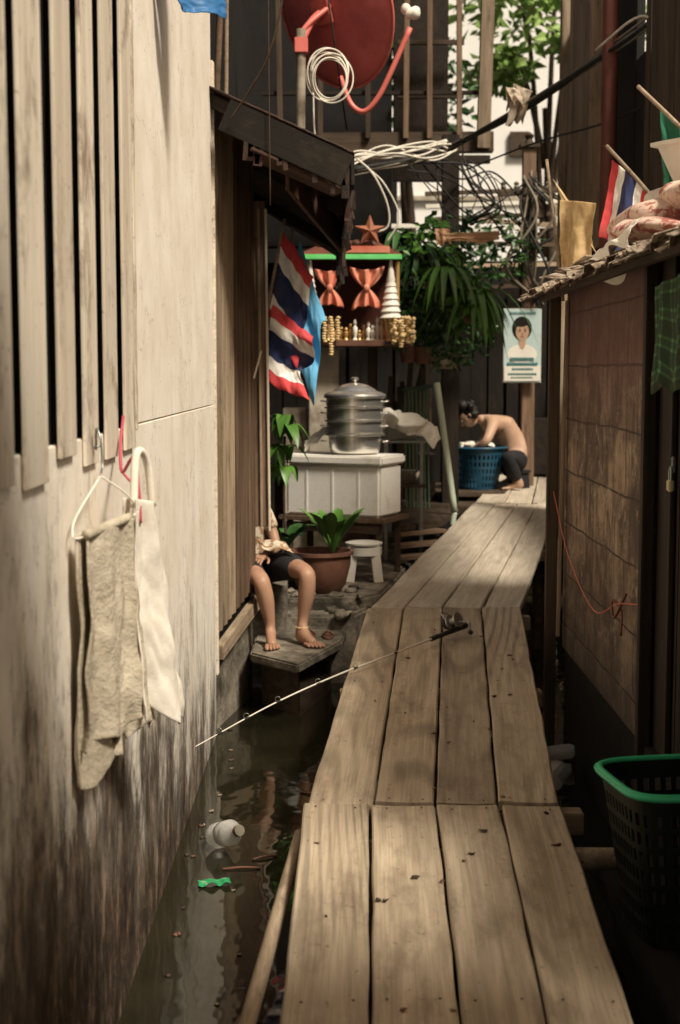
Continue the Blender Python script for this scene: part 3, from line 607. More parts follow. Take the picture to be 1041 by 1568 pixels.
# pile on roof
qb=E('quilt_bundle')
blobs('bundle',[((1.40,5.9,2.26),(.27,.34,.11)),((1.26,5.7,2.22),(.2,.28,.07)),((1.45,5.6,2.34),(.2,.26,.09))],PATT,qb,4,.22)
cloth('loose_cloth',(1.16,6.5,2.20),(1.14,5.4,2.24),(-.08,0,-.10),CLOTHW,qb,.025,2,seed=31,edge=.5)
blobs('white_fold',[((1.25,6.5,2.17),(.12,.28,.04)),((1.45,6.2,2.38),(.14,.18,.05))],CLOTHW,qb,4,.4)
bs=E('white_basin'); lathe('basin',[(.17,0),(.19,.02),(.24,.17),(.27,.18),(.27,.195),(.23,.185),(.18,.03)],(1.58,6.0,2.45),WHITE,bs,40,rot=(.1,-.15,0))
gc=E('plaid_cloth'); 
PL,t,b=nt_new('green_plaid'); tc=t.nodes.new('ShaderNodeTexCoord'); sx=nd(t,'ShaderNodeSeparateXYZ'); t.links.new(tc.outputs['UV'],sx.inputs[0]); c=None
for ax,fr_ in ((0,30),(1,24)):
    mu=nd(t,'ShaderNodeMath',operation='MULTIPLY'); mu.inputs[1].default_value=fr_; t.links.new(sx.outputs[ax],mu.inputs[0]); s_=nd(t,'ShaderNodeMath',operation='SINE'); t.links.new(mu.outputs[0],s_.inputs[0])
    k_=ramp(t,s_.outputs[0],[(.0,.35),(.3,1.),(.7,1.),(.8,.5)]); c=mixc(t,1.,(.10,.26,.10) if c is None else c,k_,'MULTIPLY')
t.links.new(mixc(t,ramp(t,noi(t,coords(t),6,5),[(.4,0.),(.7,.6)]),c,(.05,.03,.02)),b.inputs['Base Color']); b.inputs['Roughness'].default_value=.95
cloth('cloth',(1.21,5.52,1.99),(1.21,4.9,2.02),(0,0,-.42),PL,gc,.02,2.5,seed=17,edge=.2)
# ------------------------------------------------------------ baskets
def basket(name,cx,cy,z0,h,rx0,ry0,rx1,ry1,body,rim,sq=4,ns=72,nr=18,rimr=.014,rot=0):
    e=E(name); vs=[];fs=[]
    def pt(a,rx,ry):
        c_,s_=math.cos(a),math.sin(a); k=(abs(c_)**sq+abs(s_)**sq)**(-1/sq); x=rx*c_*k;y=ry*s_*k; return (cx+x*math.cos(rot)-y*math.sin(rot),cy+x*math.sin(rot)+y*math.cos(rot))
    for j in range(nr+1):
        t_=j/nr
        for i in range(ns):
            x,y=pt(2*math.pi*i/ns,rx0+(rx1-rx0)*t_,ry0+(ry1-ry0)*t_); vs.append((x,y,z0+h*t_))
    for j in range(nr):
        for i in range(ns):
            if j%3!=0 and i%2 and 0<j<nr-2: continue
            fs.append((j*ns+i,j*ns+(i+1)%ns,(j+1)*ns+(i+1)%ns,(j+1)*ns+i))
    fs.append(tuple(reversed(range(ns))))
    o=mesh('body',vs,fs,body,e); o.modifiers.new('s','SOLIDIFY').thickness=.005
    P=[Vector((*pt(2*math.pi*i/ns,rx1+.004,ry1+.004),z0+h)) for i in range(ns)]; P.append(P[0]); v2,f2=tube_data(P,rimr,8); mesh('rim',v2,f2,rim,e,True)
    P=[Vector((*pt(2*math.pi*i/ns,rx1+.012,ry1+.012),z0+h-.004)) for i in range(ns)]; P.append(P[0]); v2,f2=tube_data(P,rimr*.8,8); mesh('rim_lip',v2,f2,rim,e,True)
    return e
basket('laundry_basket',1.145,4.40,-.11,.50,.21,.16,.29,.215,GREEND,GREENP,rot=.16,sq=5,ns=96,nr=24,rimr=.011)
lg=E('dark_ledge'); pbox('planks',.92,2.2,3.2,5.1,-.17,-.112,TARW,lg); pbox('support',1.0,2.1,3.3,5.0,-.8,-.172,BLACK,lg)
# ------------------------------------------------------------ dish
ds=E('satellite_dish')
vs=[];fs=[];NR=10;NS=48
for j in range(NR+1):
    r=.50*j/NR
    for i in range(NS): a=2*math.pi*i/NS; vs.append((r*math.cos(a),r*math.sin(a)*1.08,r*r*.5))
for j in range(NR):
    for i in range(NS): fs.append((j*NS+i,j*NS+(i+1)%NS,(j+1)*NS+(i+1)%NS,(j+1)*NS+i))
o=mesh('reflector',vs,fs,REDDISH,ds,True); o.modifiers.new('s','SOLIDIFY').thickness=.01
nrm=Vector((.66,.70,.36)).normalized(); o.location=(-.11,9.95,4.10); q=nrm.to_track_quat('Z','Y'); o.rotation_mode='QUATERNION';o.rotation_quaternion=q
Mx=Matrix.Translation(o.location)@q.to_matrix().to_4x4()
P=[Mx@Vector((.50*math.cos(2*math.pi*i/48),.50*1.08*math.sin(2*math.pi*i/48),.125)) for i in range(49)]; v2,f2=tube_data(P,.009,6); mesh('rim',v2,f2,REDT,ds,True)
cpt=Vector(o.location)
box('mount_plate',(.16,.16,.03),cpt-nrm*.02,REDT,ds,q.to_euler()); 
tube('mount_arm',[cpt-nrm*.03,cpt-nrm*.14+Vector((0,0,-.05)),(-.265,9.8,3.86)],.028,REDT,ds); tube('mount_arm_b',[cpt-nrm*.03+Vector((.08,-.02,.05)),(-.20,9.82,4.0),(-.265,9.8,3.92)],.018,REDT,ds)
log('pole',(-.26,9.8,3.95),(-.27,9.8,3.02),.032,CONCP,ds); box('pole_clamp',(.09,.09,.10),(-.26,9.8,3.84),REDT,ds)
tube('feed_arm',[(.00,9.9,3.66),(.07,9.88,3.48),(.16,9.86,3.42),(.25,9.84,3.50),(.34,9.82,3.67),(.47,9.8,3.96)],.019,REDT,ds)
lathe('lnb',[(.02,0),(.035,.02),(.035,.08),(.02,.1)],(.44,9.8,4.04),WHITE,ds,18,rot=(0,1.2,0)); blobs('lnb_cap',[((.50,9.8,4.05),.04),((.44,9.8,4.08),(.035,.03,.04))],WHITE,ds,2)
cc=E('cable_coil'); P=[]
for i in range(260):
    a=2*math.pi*i/40; r=.125+.018*math.sin(i*.05)+.006*math.sin(i*.23); P.append(Vector((-.07+r*math.cos(a)+.015*math.sin(i*.028),9.6+.02*math.sin(i*.31),3.60+r*1.2*math.sin(a)+.015*math.cos(i*.041))))
v2,f2=tube_data(P,.0055,6); mesh('loops',v2,f2,CABLEW,cc,True); tube('tail',[(-.18,9.7,3.55),(-.16,9.7,3.2),(-.05,9.7,3.0),(.04,9.7,2.9)],.006,CABLEW,cc)
# ------------------------------------------------------------ cables
ow=E('overhead_cables')
def strand(pts,r,m,j=.03):
    tube('strand',[Vector(p)+Vector((rnd(-j,j),rnd(-j,j),rnd(-j,j))) for p in pts],r,m,ow,8,6)
for k in range(8): strand([(3.4,6.5,4.7),(2.15,9,3.98),(1.46,12,3.82),(.8,13.5,3.66),(.12,13.0,3.45)],rnd(.007,.014),CABLE if k%2 else CABLEG,.035)
strand([(2.6,8,4.1),(2.1,9,3.78),(1.9,9.3,3.9),(1.7,9.8,3.8)],.008,CABLEW,.02)
for k in range(9): strand([(1.0,13.0,3.68),(.75,12.9,3.62+rnd(-.03,.05)),(.45,12.8,3.60),(.15,12.7,3.52),(.05,12.4,3.3)],.009,CABLEW,.06)
strand([(.15,12.6,3.5),(.3,12.5,3.35),(.42,12.5,3.1),(.4,12.5,2.9),(.25,12.5,2.85)],.009,CABLEW,.02)
strand([(.2,12.6,3.45),(.4,12.5,3.3),(.5,12.5,3.0),(.42,12.5,2.8)],.007,CABLEW,.02)
for k in range(7): strand([(.7,13.4,3.6),(1.0+rnd(0,.3),13.6,3.3+rnd(-.3,.3)),(1.5,14.2,3.4+rnd(-.4,.3)),(1.95,14.6,3.1+rnd(-.5,.5))],rnd(.005,.010),CABLE,.09)
for k in range(12): strand([(1.9,14.5,3.6),(2.05+rnd(-.3,.3),14.4,3.2),(1.85+rnd(-.3,.35),14.4,2.8+rnd(-.25,.25)),(2.0,14.5,2.4)],rnd(.008,.014),CABLE if k%2 else CABLEG,.08)
for k in range(5): strand([(1.15,13.9,3.7),(1.35+rnd(-.1,.1),13.8,3.55+rnd(-.2,.1)),(1.5,13.8,3.25),(1.25,13.9,3.1)],.009,CABLE,.05)
strand([(.9,13.5,3.7),(.95,13.4,3.2),(1.1,13.4,2.9)],.008,CABLE)
strand([(.05,9.9,3.3),(-.1,9.4,4.2)],.006,CABLE,.01); strand([(2.3,8.5,3.5),(1.9,10,3.4),(1.6,12,3.55),(1.2,13.8,3.6)],.008,CABLE,.02)
rg=E('torn_bag'); TP=mot('tan_plastic',(.56,.45,.33),(.72,.62,.50),6)
for k in range(6): cloth('scrap_%d'%k,(1.36+rnd(-.06,.06),11.6,3.92+rnd(-.03,.03)),(1.48+rnd(-.05,.08),11.65,3.9),(rnd(-.06,.12),rnd(-.05,.05),-rnd(.10,.28)),TP,rg,.03,1.5,seed=40+k,taper=.5,edge=.9)
tube('hanging_cord',[(-.39,8.0,4.4),(-.39,8.0,3.4),(-.385,8.0,2.58)],.003,MIDW); 
tube('loose_rope',[(-.22,7.6,4.0),(-.35,7.7,3.4),(-.48,7.9,3.2),(-.6,8.0,3.05)],.006,MIDW)
lbp=E('lean_poles'); log('pole_a',(-.74,8.6,3.1),(-.66,8.6,4.6),.02,BROWNW,lbp); log('pole_b',(-.70,8.9,3.1),(-.68,8.9,4.6),.014,TANW,lbp)
bt=E('blue_tarp'); cloth('sheet',(-.71,5.6,3.22),(-.46,5.9,3.22),(.05,0,-.16),BLUE,bt,.02,1,seed=50,taper=.4); cloth('sheet_upper',(-.75,5.6,3.7),(-.44,5.9,3.7),(.0,0,-.47),BLUE,bt,.02,1,seed=51)
# ------------------------------------------------------------ utility post + poster
up=E('utility_post'); beam('post',(1.93,14.65,.2),(1.91,14.65,3.9),.13,.12,BROWNW,up); box('meter_box',(.16,.1,.2),(1.98,14.5,3.3),MIDW,up); box('finial',(.2,.18,.04),(1.91,14.65,3.93),MIDW,up); lathe('cap',[(.06,0),(.03,.05),(.05,.09),(.0,.13)],(1.91,14.65,3.95),MIDW,up,16)
beam('crossarm',(1.6,14.6,3.45),(2.3,14.6,3.5),.05,.05,MIDW,up)
for x in (1.65,1.78,2.1,2.24): lathe('insulator',[(.02,0),(.03,.02),(.02,.04),(.03,.06),(.01,.08)],(x,14.6,3.5),CABLEG,up,12)
ps=E('portrait_poster')
def flat(n,cx,cz,rx,rz_,y,m,par=ps,k=28):
    vs=[(cx+rx*math.cos(6.2832*i/k),y,cz+rz_*math.sin(6.2832*i/k)) for i in range(k)]; return mesh(n,vs,[tuple(range(k))],m,par)
PC=(1.845,1.93); Y0=14.5
box('sheet',(.375,.006,.735),(PC[0],Y0,PC[1]),mot('poster_paper',(.42,.54,.54),(.52,.64,.62),3,rough=.5,bs=.05),ps,bev=.001)
box('border',(.385,.004,.745),(PC[0],Y0+.006,PC[1]),WHITE,ps,bev=.001)
flat('hair',PC[0]-.005,PC[1]+.175,.10,.12,Y0-.005,HAIR); flat('shoulders',PC[0],PC[1]-.085,.15,.10,Y0-.006,WHITE); flat('neck',PC[0],PC[1]+.04,.035,.075,Y0-.008,SKINM); flat('face',PC[0],PC[1]+.14,.066,.09,Y0-.010,SKINM); flat('fringe',PC[0]-.015,PC[1]+.225,.07,.035,Y0-.012,HAIR)
for s_ in(-1,1): flat('eye',PC[0]+s_*.027,PC[1]+.148,.011,.005,Y0-.013,HAIR); flat('brow',PC[0]+s_*.027,PC[1]+.166,.015,.003,Y0-.013,HAIR)
flat('nose',PC[0],PC[1]+.122,.007,.014,Y0-.013,SKIN); flat('mouth',PC[0],PC[1]+.093,.02,.006,Y0-.013,LIP)
box('white_band',(.365,.002,.15),(PC[0],Y0-.008,PC[1]-.28),WHITE,ps,bev=0)
DG=mot('poster_ink',(.02,.12,.13),(.04,.18,.18),3,bs=0)
for (z,w,h) in ((-.135,.24,.035),(-.185,.3,.03),(-.235,.2,.022),(-.285,.28,.02),(-.32,.22,.012),(.33,.26,.014)):
    x=PC[0]-w/2
    while x<PC[0]+w/2: ww=rnd(.01,.026); box('letter',(ww,.002,h),(x+ww/2,Y0-.011,PC[1]+z),DG,ps,bev=0); x+=ww+.006
nb=E('notice_board'); box('board',(.25,.01,.17),(.98,13.55,1.78),PAPER,nb,(0,.03,0)); box('stick',(.02,.02,.9),(.86,13.58,1.55),TANW,nb)
# ------------------------------------------------------------ hanging laundry on left wall
hg=E('clothes_hanger')
tube('wire',[(-.70,4.08,1.44),(-.695,4.06,1.50),(-.68,4.04,1.47),(-.675,4.03,1.40),(-.675,4.0,1.37)],.0035,STEEL,hg)
tube('shoulders',[(-.675,4.0,1.37),(-.70,3.76,1.28),(-.70,3.70,1.24),(-.69,3.72,1.225),(-.64,3.9,1.235),(-.595,4.10,1.25),(-.59,4.12,1.27),(-.62,4.06,1.32),(-.675,4.0,1.37)],.0028,WHITE,hg,8)
tube('nail',[(-.73,4.09,1.44),(-.69,4.09,1.45)],.003,STEEL,hg)
tw=E('hanging_towel'); 
cloth('front',(-.672,3.74,1.235),(-.600,4.03,1.25),(.0,.02,-.60),CLOTHG,tw,.026,1.7,44,50,edge=.12,seed=60,sub=1,th=.008,taper=-.12)
cloth('back',(-.700,3.72,1.235),(-.615,4.06,1.25),(-.005,-.03,-.68),CLOTHG,tw,.018,1.5,44,50,edge=.12,seed=61,sub=1,th=.008,taper=.15)
tube('fold',[(-.672,3.74,1.232),(-.635,3.88,1.242),(-.600,4.04,1.25)],.014,CLOTHG,tw)
gw=E('hanging_white_garment')
cloth('front',(-.595,4.10,1.30),(-.555,4.26,1.27),(.035,.17,-.70),CLOTHW,gw,.030,1.3,40,50,edge=.16,seed=63,sub=1,th=.006,taper=-1.5)
cloth('back',(-.63,4.10,1.30),(-.58,4.32,1.27),(.01,.16,-.58),CLOTHW,gw,.022,1.4,40,50,edge=.2,seed=64,sub=1,th=.006,taper=-.9)
cloth('grey_lining',(-.64,4.06,1.25),(-.60,4.18,1.22),(.02,.08,-.64),CLOTHG,gw,.02,1.4,30,40,edge=.2,seed=65,sub=1,th=.006,taper=-.9)
tube('collar_loop',[(-.60,4.12,1.27),(-.60,4.16,1.40),(-.59,4.20,1.43),(-.575,4.25,1.38),(-.565,4.26,1.26)],.012,CLOTHW,gw,8,10)
RIB=mot('faded_red_ribbon',(.42,.06,.09),(.52,.10,.13),6,rough=.6,bs=0)
tube('red_ribbon',[(-.70,4.60,1.52),(-.695,4.5,1.43),(-.66,4.3,1.36),(-.61,4.2,1.41),(-.59,4.16,1.32),(-.585,4.15,1.22)],.005,RIB,gw)
tube('ribbon_tail',[(-.66,4.3,1.36),(-.63,4.3,1.33),(-.62,4.33,1.36)],.004,RIB,gw)
# ------------------------------------------------------------ fishing rod
fr=E('fishing_rod')
RP=[(.62,7.50,.295),(.30,7.06,.262),(0,6.65,.235),(-.3,6.22,.19),(-.6,5.78,.115)]
tube('blank',RP,lambda t_:.0065*(1-t_*.72)+.0005,mot('rod_blank',(.62,.56,.46),(.75,.70,.6),5,rough=.3,bs=0),fr,10,8)
d=(Vector(RP[1])-Vector(RP[0])).normalized(); h0=Vector(RP[0])
tube('handle',[h0-d*.10,h0+d*.02,h0+d*.16],lambda t_:.016-.004*t_,CABLE,fr,8,12); tube('fore_grip',[h0+d*.17,h0+d*.25],lambda t_:.013,CABLE,fr,6,12)
for k,f_ in enumerate((.55,.9,1.2,1.5,1.72,1.9)):
    i=f_/2.05*4; a=int(i); p=Vector(RP[a]).lerp(Vector(RP[min(a+1,4)]),i-a); tube('guide_%d'%k,[p+Vector((.012*math.cos(x),0,.012+.012*math.sin(x))) for x in [q*.785 for q in range(9)]],.0014,STEEL,fr,2,6); tube('guide_wrap_%d'%k,[p-d*.015,p+d*.015],.006,CABLE,fr,2,8)
rp=h0+d*.05+Vector((.015,0,.055))
lathe('reel_spool',[(.040,-.03),(.040,-.022),(.022,-.018),(.022,.018),(.040,.022),(.040,.03)],rp,STEEL,fr,24,rot=(1.2,0,.9)); lathe('reel_body',[(.0,-.068),(.030,-.062),(.036,-.042),(.024,-.031)],rp,CABLE,fr,24,rot=(1.2,0,.9))
tube('reel_foot',[rp+Vector((0,0,-.02)),h0+d*.06],.009,CABLE,fr); tube('crank',[rp+Vector((.02,-.03,0)),rp+Vector((.07,-.08,.01)),rp+Vector((.075,-.08,-.04))],.005,STEEL,fr); blobs('crank_knob',[(rp+Vector((.08,-.085,-.045)),.014)],CABLE,fr,2); tube('bail',[rp+Vector((-.03,.04,.03)),rp+Vector((-.07,0,.045)),rp+Vector((-.04,-.04,.0))],.0035,STEEL,fr)
# ------------------------------------------------------------ debris in water
bo=E('floating_bottle'); lathe('bottle',[(.001,0),(.05,.004),(.056,.02),(.056,.07),(.049,.08),(.056,.09),(.056,.13),(.049,.14),(.056,.155),(.034,.195),(.022,.21),(.022,.23)],(-.56,6.18,-.40),GL,bo,24,rot=(1.2,0,.6))
lathe('cap',[(.024,.215),(.024,.24),(0,.24)],(-.56,6.18,-.40),CABLEG,bo,16,rot=(1.2,0,.6))
gp=E('green_wrapper'); cloth('wrapper',(-.59,5.72,-.435),(-.46,5.74,-.435),(.01,-.06,.0),mot('green_foil',(.02,.24,.09),(.05,.42,.16),30,rough=.3,c3=(.5,.5,.4),s3=30,th=(.6,.65)),gp,.008,2,seed=70)
db=E('floating_debris')
for k in range(26):
    y_=rnd(3.7,8.3); x=rnd(-.68,-.25) if k%2 else rnd(-.69,-.58); s_=rnd(.005,.014)
    blobs('scrap_%d'%k,[((x,y_,-.447),(s_*rnd(.6,1.8),s_,.005)),((x+s_,y_+s_*.5,-.446),(s_*.6,s_*1.2,.004))],random.choice([TERRA,TANW,MIDW,TANW,CONCP,MIDW]),db,1,.6)
for k,(x,y_,l,a) in enumerate(((-.50,5.88,.16,.1),(-.20,7.0,.3,-.6),(-.38,6.0,.10,.5))): tube('stick_%d'%k,[(x,y_,-.445),(x+l*.5,y_+l*a*.5,-.440),(x+l,y_+l*a,-.445)],.006,TERRA,db)
bl=E('plastic_bottles')
for k,(x,y_) in enumerate(((1.13,7.3),(1.1,7.55),(1.08,7.0))): lathe('bottle_%d'%k,[(.001,0),(.04,.004),(.042,.15),(.02,.2),(.015,.22)],(x,y_,-.40),GL,bl,18,rot=(1.4,.2,k*1.3))
def zb(y): return .138*(y-3.495)/1.43 if y<4.92 else .138+(y-4.92)*.0409
lt=E('board_litter')
for k in range(34):
    y_=rnd(3.4,8.2);x=rnd(-.1,.75)+ max(0,(y_-4.9))*.08; s_=rnd(.004,.010); blobs('bit_%d'%k,[((x,y_,zb(y_)+.004),(s_*rnd(.6,2),s_,.004))],random.choice([TERRA,MIDW,TANW,TERRA]),lt,1,.6)
# ------------------------------------------------------------ people
def skin(name,V,Ed,rad,m,par,sub=2,root=0):
    me=bpy.data.meshes.new(name); me.from_pydata([tuple(v) for v in V],Ed,[]); o=bpy.data.objects.new(name,me); C.objects.link(o); o.parent=par; me.materials.append(m)
    o.modifiers.new('Skin','SKIN'); sv=me.skin_vertices[0].data
    for i,r in enumerate(rad): sv[i].radius=(r,r) if isinstance(r,(int,float)) else r; sv[i].use_root=(i==root)
    o.modifiers['Skin'].use_smooth_shade=True
    q=o.modifiers.new('q','SUBSURF'); q.levels=q.render_levels=sub; return o
def chain(name,pts,rad,m,par,sub=2): return skin(name,pts,[(i,i+1) for i in range(len(pts)-1)],rad,m,par,sub)
def hand(par,wrist,fwd,nrm,side,m,curl=.5,sc=1):
    w=Vector(wrist);f=Vector(fwd).normalized();n_=Vector(nrm);n_=(n_-f*n_.dot(f)).normalized();s=f.cross(n_)*side
    M=Matrix((s,f,n_)).transposed().to_4x4()
    bm=bmesh.new(); bmesh.ops.create_cube(bm,size=1)
    for v in bm.verts:
        k=.8 if v.co.y<0 else 1
        v.co=Vector((v.co.x*.082*k*sc,v.co.y*.1*sc+.045*sc,v.co.z*.03*sc))
    bmesh.ops.subdivide_edges(bm,edges=bm.edges[:],cuts=1,use_grid_fill=True)
    o=frombm('palm',bm,m,par,True); o.matrix_local=Matrix.Translation(w)@M; q=o.modifiers.new('q','SUBSURF');q.levels=q.render_levels=2
    for k,(x,l) in enumerate(((-.030,.068),(-.010,.078),(.011,.073),(.031,.057))):
        p=w+s*x*sc+f*.075*sc; P=[p-f*.02*sc,p+f*.01*sc]; a=0
        for q_ in range(3): a+=curl*.55; P.append(P[-1]+(f*math.cos(a)-n_*math.sin(a)+s*x*.8)*l*sc*(.42,.32,.26)[q_])
        chain('finger_%d'%k,P,[.009*sc,.0095*sc,.0088*sc,.0082*sc,.007*sc],m,par,1)
    p=w-s*.03*sc+f*.02*sc; chain('thumb',[p+s*.01*sc,p-s*.022*sc+f*.025*sc-n_*.008*sc,p-s*.035*sc+f*.05*sc-n_*.016*sc,p-s*.036*sc+f*.074*sc-n_*.026*sc],[.012*sc,.0115*sc,.010*sc,.008*sc],m,par,1)
def foot(par,ankle,ground,yaw,m,side=1,sc=1):
    a=Vector(ankle); f=Vector((math.sin(yaw),-math.cos(yaw),0)); s=Vector((f.y,-f.x,0))*side
    g=lambda x,y,z: Vector((a.x,a.y,ground))+s*x*sc+f*y*sc+Vector((0,0,z*sc))
    for k,(x,y,l,r) in enumerate(((-.032,.145,.045,.014),(-.010,.150,.038,.0105),(.009,.144,.034,.010),(.026,.134,.030,.0095),(.040,.120,.026,.009))):
        chain('toe_%d'%k,[g(x*.8,y-.05,.022),g(x,y,.02),g(x*1.04,y+l*.5,.018),g(x*1.06,y+l,.010)],[r*1.05*sc,r*1.1*sc,r*sc,r*.85*sc],m,par,1)
    return [g(0,-.045,.03),g(0,.05,.045),g(.0,.10,.03),g(.002,.135,.022)]
def head(par,loc,fwd,upv,m,long=False,s=1.0):
    f=Vector(fwd).normalized();u=Vector(upv);u=(u-f*u.dot(f)).normalized();x=f.cross(u)
    M=Matrix.Translation(loc)@Matrix((x,-f,u)).transposed().to_4x4()
    bm=bmesh.new(); bmesh.ops.create_uvsphere(bm,u_segments=48,v_segments=32,radius=1)
    ga=lambda p,c_,w: math.exp(-sum(((p[i]-c_[i])/w[i])**2 for i in range(3)))
    for v in bm.verts:
        p=v.co.copy(); q=Vector((p.x*.074,p.y*.094,p.z*.113))
        if p.z<0: q.x*=1-.33*(-p.z)**1.4; q.y=q.y*(1-.25*(-p.z)**1.5)-.016*(-p.z)
        if p.y<-.2: 
            q.y-=.024*ga(q,(0,-.092,-.018),(.012,.05,.018)); q.y-=.010*ga(q,(0,-.092,.006),(.009,.05,.022))
            q.y+=.010*ga(q,(.030,-.085,.008),(.017,.05,.012))+.010*ga(q,(-.030,-.085,.008),(.017,.05,.012))
            q.y-=.008*ga(q,(0,-.09,-.056),(.024,.05,.008)); q.y-=.009*ga(q,(0,-.085,-.095),(.022,.05,.015))
            q.y-=.005*ga(q,(0,-.09,.030),(.05,.05,.009))
        v.co=q*s
    def put(o): o.matrix_local=M; return o
    put(frombm('head',bm,m,par,True))
    put(blobs('eyes',[((.030*s,-.079*s,.007*s),(.013*s,.011*s,.008*s)),((-.030*s,-.079*s,.007*s),(.013*s,.011*s,.008*s))],EYEW,par,2))
    put(blobs('irises',[((.030*s,-.088*s,.007*s),(.0055*s,.004*s,.0055*s)),((-.030*s,-.088*s,.007*s),(.0055*s,.004*s,.0055*s))],HAIR,par,2))
    put(blobs('brows',[((.031*s,-.089*s,.030*s),(.018*s,.006*s,.004*s)),((-.031*s,-.089*s,.030*s),(.018*s,.006*s,.004*s))],HAIR,par,2))
    put(blobs('lips',[((0,-.094*s,-.054*s),(.022*s,.008*s,.0045*s)),((0,-.093*s,-.061*s),(.018*s,.008*s,.0045*s))],LIP,par,2))
    put(blobs('ears',[((e_*.076*s,.005*s,-.004*s),(.009*s,.018*s,.031*s)) for e_ in(-1,1)],m,par,2))
    bm=bmesh.new(); bmesh.ops.create_uvsphere(bm,u_segments=40,v_segments=28,radius=1)
    kill=[]
    for v in bm.verts:
        p=v.co.copy(); 
        if (p.y<-.25 and p.z<.42) or p.z<(-.35 if not long else -.75): kill.append(v)
        n_=noise.noise(Vector((p.x*9,p.y*9,p.z*3)))*.006
        v.co=Vector((p.x*(.083+n_),p.y*(.104+n_)+.004,p.z*(.121+n_)))*s
    bmesh.ops.delete(bm,geom=kill,context='VERTS'); o=put(frombm('hair',bm,HAIR,par,True)); o.modifiers.new('s','SOLIDIFY').thickness=.012
    if long: put(blobs('hair_bun',[((0,.11*s,-.01*s),(.045*s,.04*s,.045*s))],HAIR,par,3,.1))
    return M
# seated woman
w=E('seated_woman')
G=-.08
fA=foot(w,(-.245,9.02,0),G,.62,SKIN,1,1.08); fB=foot(w,(-.445,8.98,0),G,.12,SKIN,-1,1.08)
V=[(-.62,9.56,.34),(-.63,9.56,.46),(-.62,9.55,.60),(-.62,9.54,.72),(-.63,9.53,.83),(-.64,9.51,.91),
   (-.53,9.52,.34),(-.34,9.24,.40),(-.205,9.02,.385),(-.215,9.04,.24),(-.24,9.06,.08),(-.245,9.03,-.01),
   (-.69,9.50,.34),(-.60,9.24,.37),(-.50,8.98,.34),(-.475,9.01,.21),(-.45,9.02,.06),(-.447,9.0,-.01),
   (-.50,9.52,.71),(-.45,9.50,.58),(-.42,9.44,.49),(-.50,9.28,.47),
   (-.76,9.52,.72),(-.80,9.40,.56),(-.75,9.30,.48),(-.66,9.18,.46)]
Ed=[(0,1),(1,2),(2,3),(3,4),(4,5),(0,6),(6,7),(7,8),(8,9),(9,10),(10,11),(0,12),(12,13),(13,14),(14,15),(15,16),(16,17),(3,18),(18,19),(19,20),(20,21),(3,22),(22,23),(23,24),(24,25)]
rd=[.12,.105,.10,.10,.045,.045,.095,.082,.058,.060,.036,.031,.095,.082,.058,.060,.036,.031,.048,.038,.034,.023,.05,.038,.034,.023]
n0=len(V)
V+=fA; Ed+=[(11,n0),(11,n0+1),(n0+1,n0+2),(n0+2,n0+3)]; rd+=[.032,.036,.036,.030]
n1=len(V); V+=fB; Ed+=[(17,n1),(17,n1+1),(n1+1,n1+2),(n1+2,n1+3)]; rd+=[.032,.036,.036,.030]
skin('body',V,Ed,rd,SKIN,w)
skin('shirt',[V[0],V[1],V[2],V[3],(-.625,9.53,.79),V[18],(-.455,9.505,.60),V[22],(-.795,9.42,.59)],[(0,1),(1,2),(2,3),(3,4),(3,5),(5,6),(3,7),(7,8)],[.142,.135,.13,.118,.06,.062,.054,.067,.06],SHIRT,w)
skin('shorts',[(-.61,9.555,.37),V[6],V[7],(-.26,9.11,.395),V[12],V[13],(-.535,9.07,.35)],[(0,1),(1,2),(2,3),(0,4),(4,5),(5,6)],[.14,.115,.10,.088,.115,.098,.086],SHORTS,w)
cloth('lap_cloth',(-.56,9.36,.56),(-.36,9.30,.55),(.06,-.16,-.05),SHIRT,w,.015,1.2,20,16,seed=81,edge=.3,th=.006)
hand(w,(-.50,9.28,.47),(-.4,-1,-.25),(0,-.2,1),1,SKIN,.5); hand(w,(-.66,9.18,.46),(.3,-1,-.2),(0,-.2,1),-1,SKIN,.5)
head(w,(-.65,9.47,1.02),(.35,-1,-.35),(0,0,1),SKIN,True)
tube('anklet',[(-.245+.04*math.cos(a*.785),9.04+.04*math.sin(a*.785),.03) for a in range(9)],.003,GOLD,w)
fl=E('red_sandals'); 
for (x,y_,r) in ((-.20,9.32,.3),(-.08,9.28,.5)):
    lathe('sole',[(.0,0),(.04,.0),(.042,.008),(.04,.016),(0,.016)],(x,y_,-.08),TERRA,fl,24).scale=(1,2.6,1); tube('strap',[(x-.035,y_-.03,-.065),(x,y_-.06,-.03),(x+.035,y_-.03,-.065)],.006,TERRA,fl)
# crouching man
mn=E('crouching_man')
V=[(1.80,14.50,.80),(1.76,14.49,.97),(1.66,14.47,1.10),(1.54,14.45,1.17),(1.44,14.42,1.185),(1.38,14.40,1.19),
   (1.53,14.26,1.14),(1.46,14.12,.99),(1.40,14.16,.93),(1.36,14.24,.93),
   (1.55,14.66,1.13),(1.50,14.74,.98),(1.44,14.66,.93),(1.38,14.58,.93),
   (1.80,14.38,.77),(1.72,14.20,.80),(1.66,14.14,.82),(1.74,14.20,.66),(1.80,14.24,.545),
   (1.80,14.62,.77),(1.72,14.84,.80),(1.66,14.90,.84),(1.74,14.86,.66),(1.82,14.84,.545)]
Ed=[(0,1),(1,2),(2,3),(3,4),(4,5),(3,6),(6,7),(7,8),(8,9),(3,10),(10,11),(11,12),(12,13),(0,14),(14,15),(15,16),(16,17),(17,18),(0,19),(19,20),(20,21),(21,22),(22,23)]
rd=[.14,.135,.145,.13,.055,.05,.062,.047,.040,.027,.062,.047,.040,.027,.1,.085,.062,.057,.036,.1,.085,.062,.057,.036]
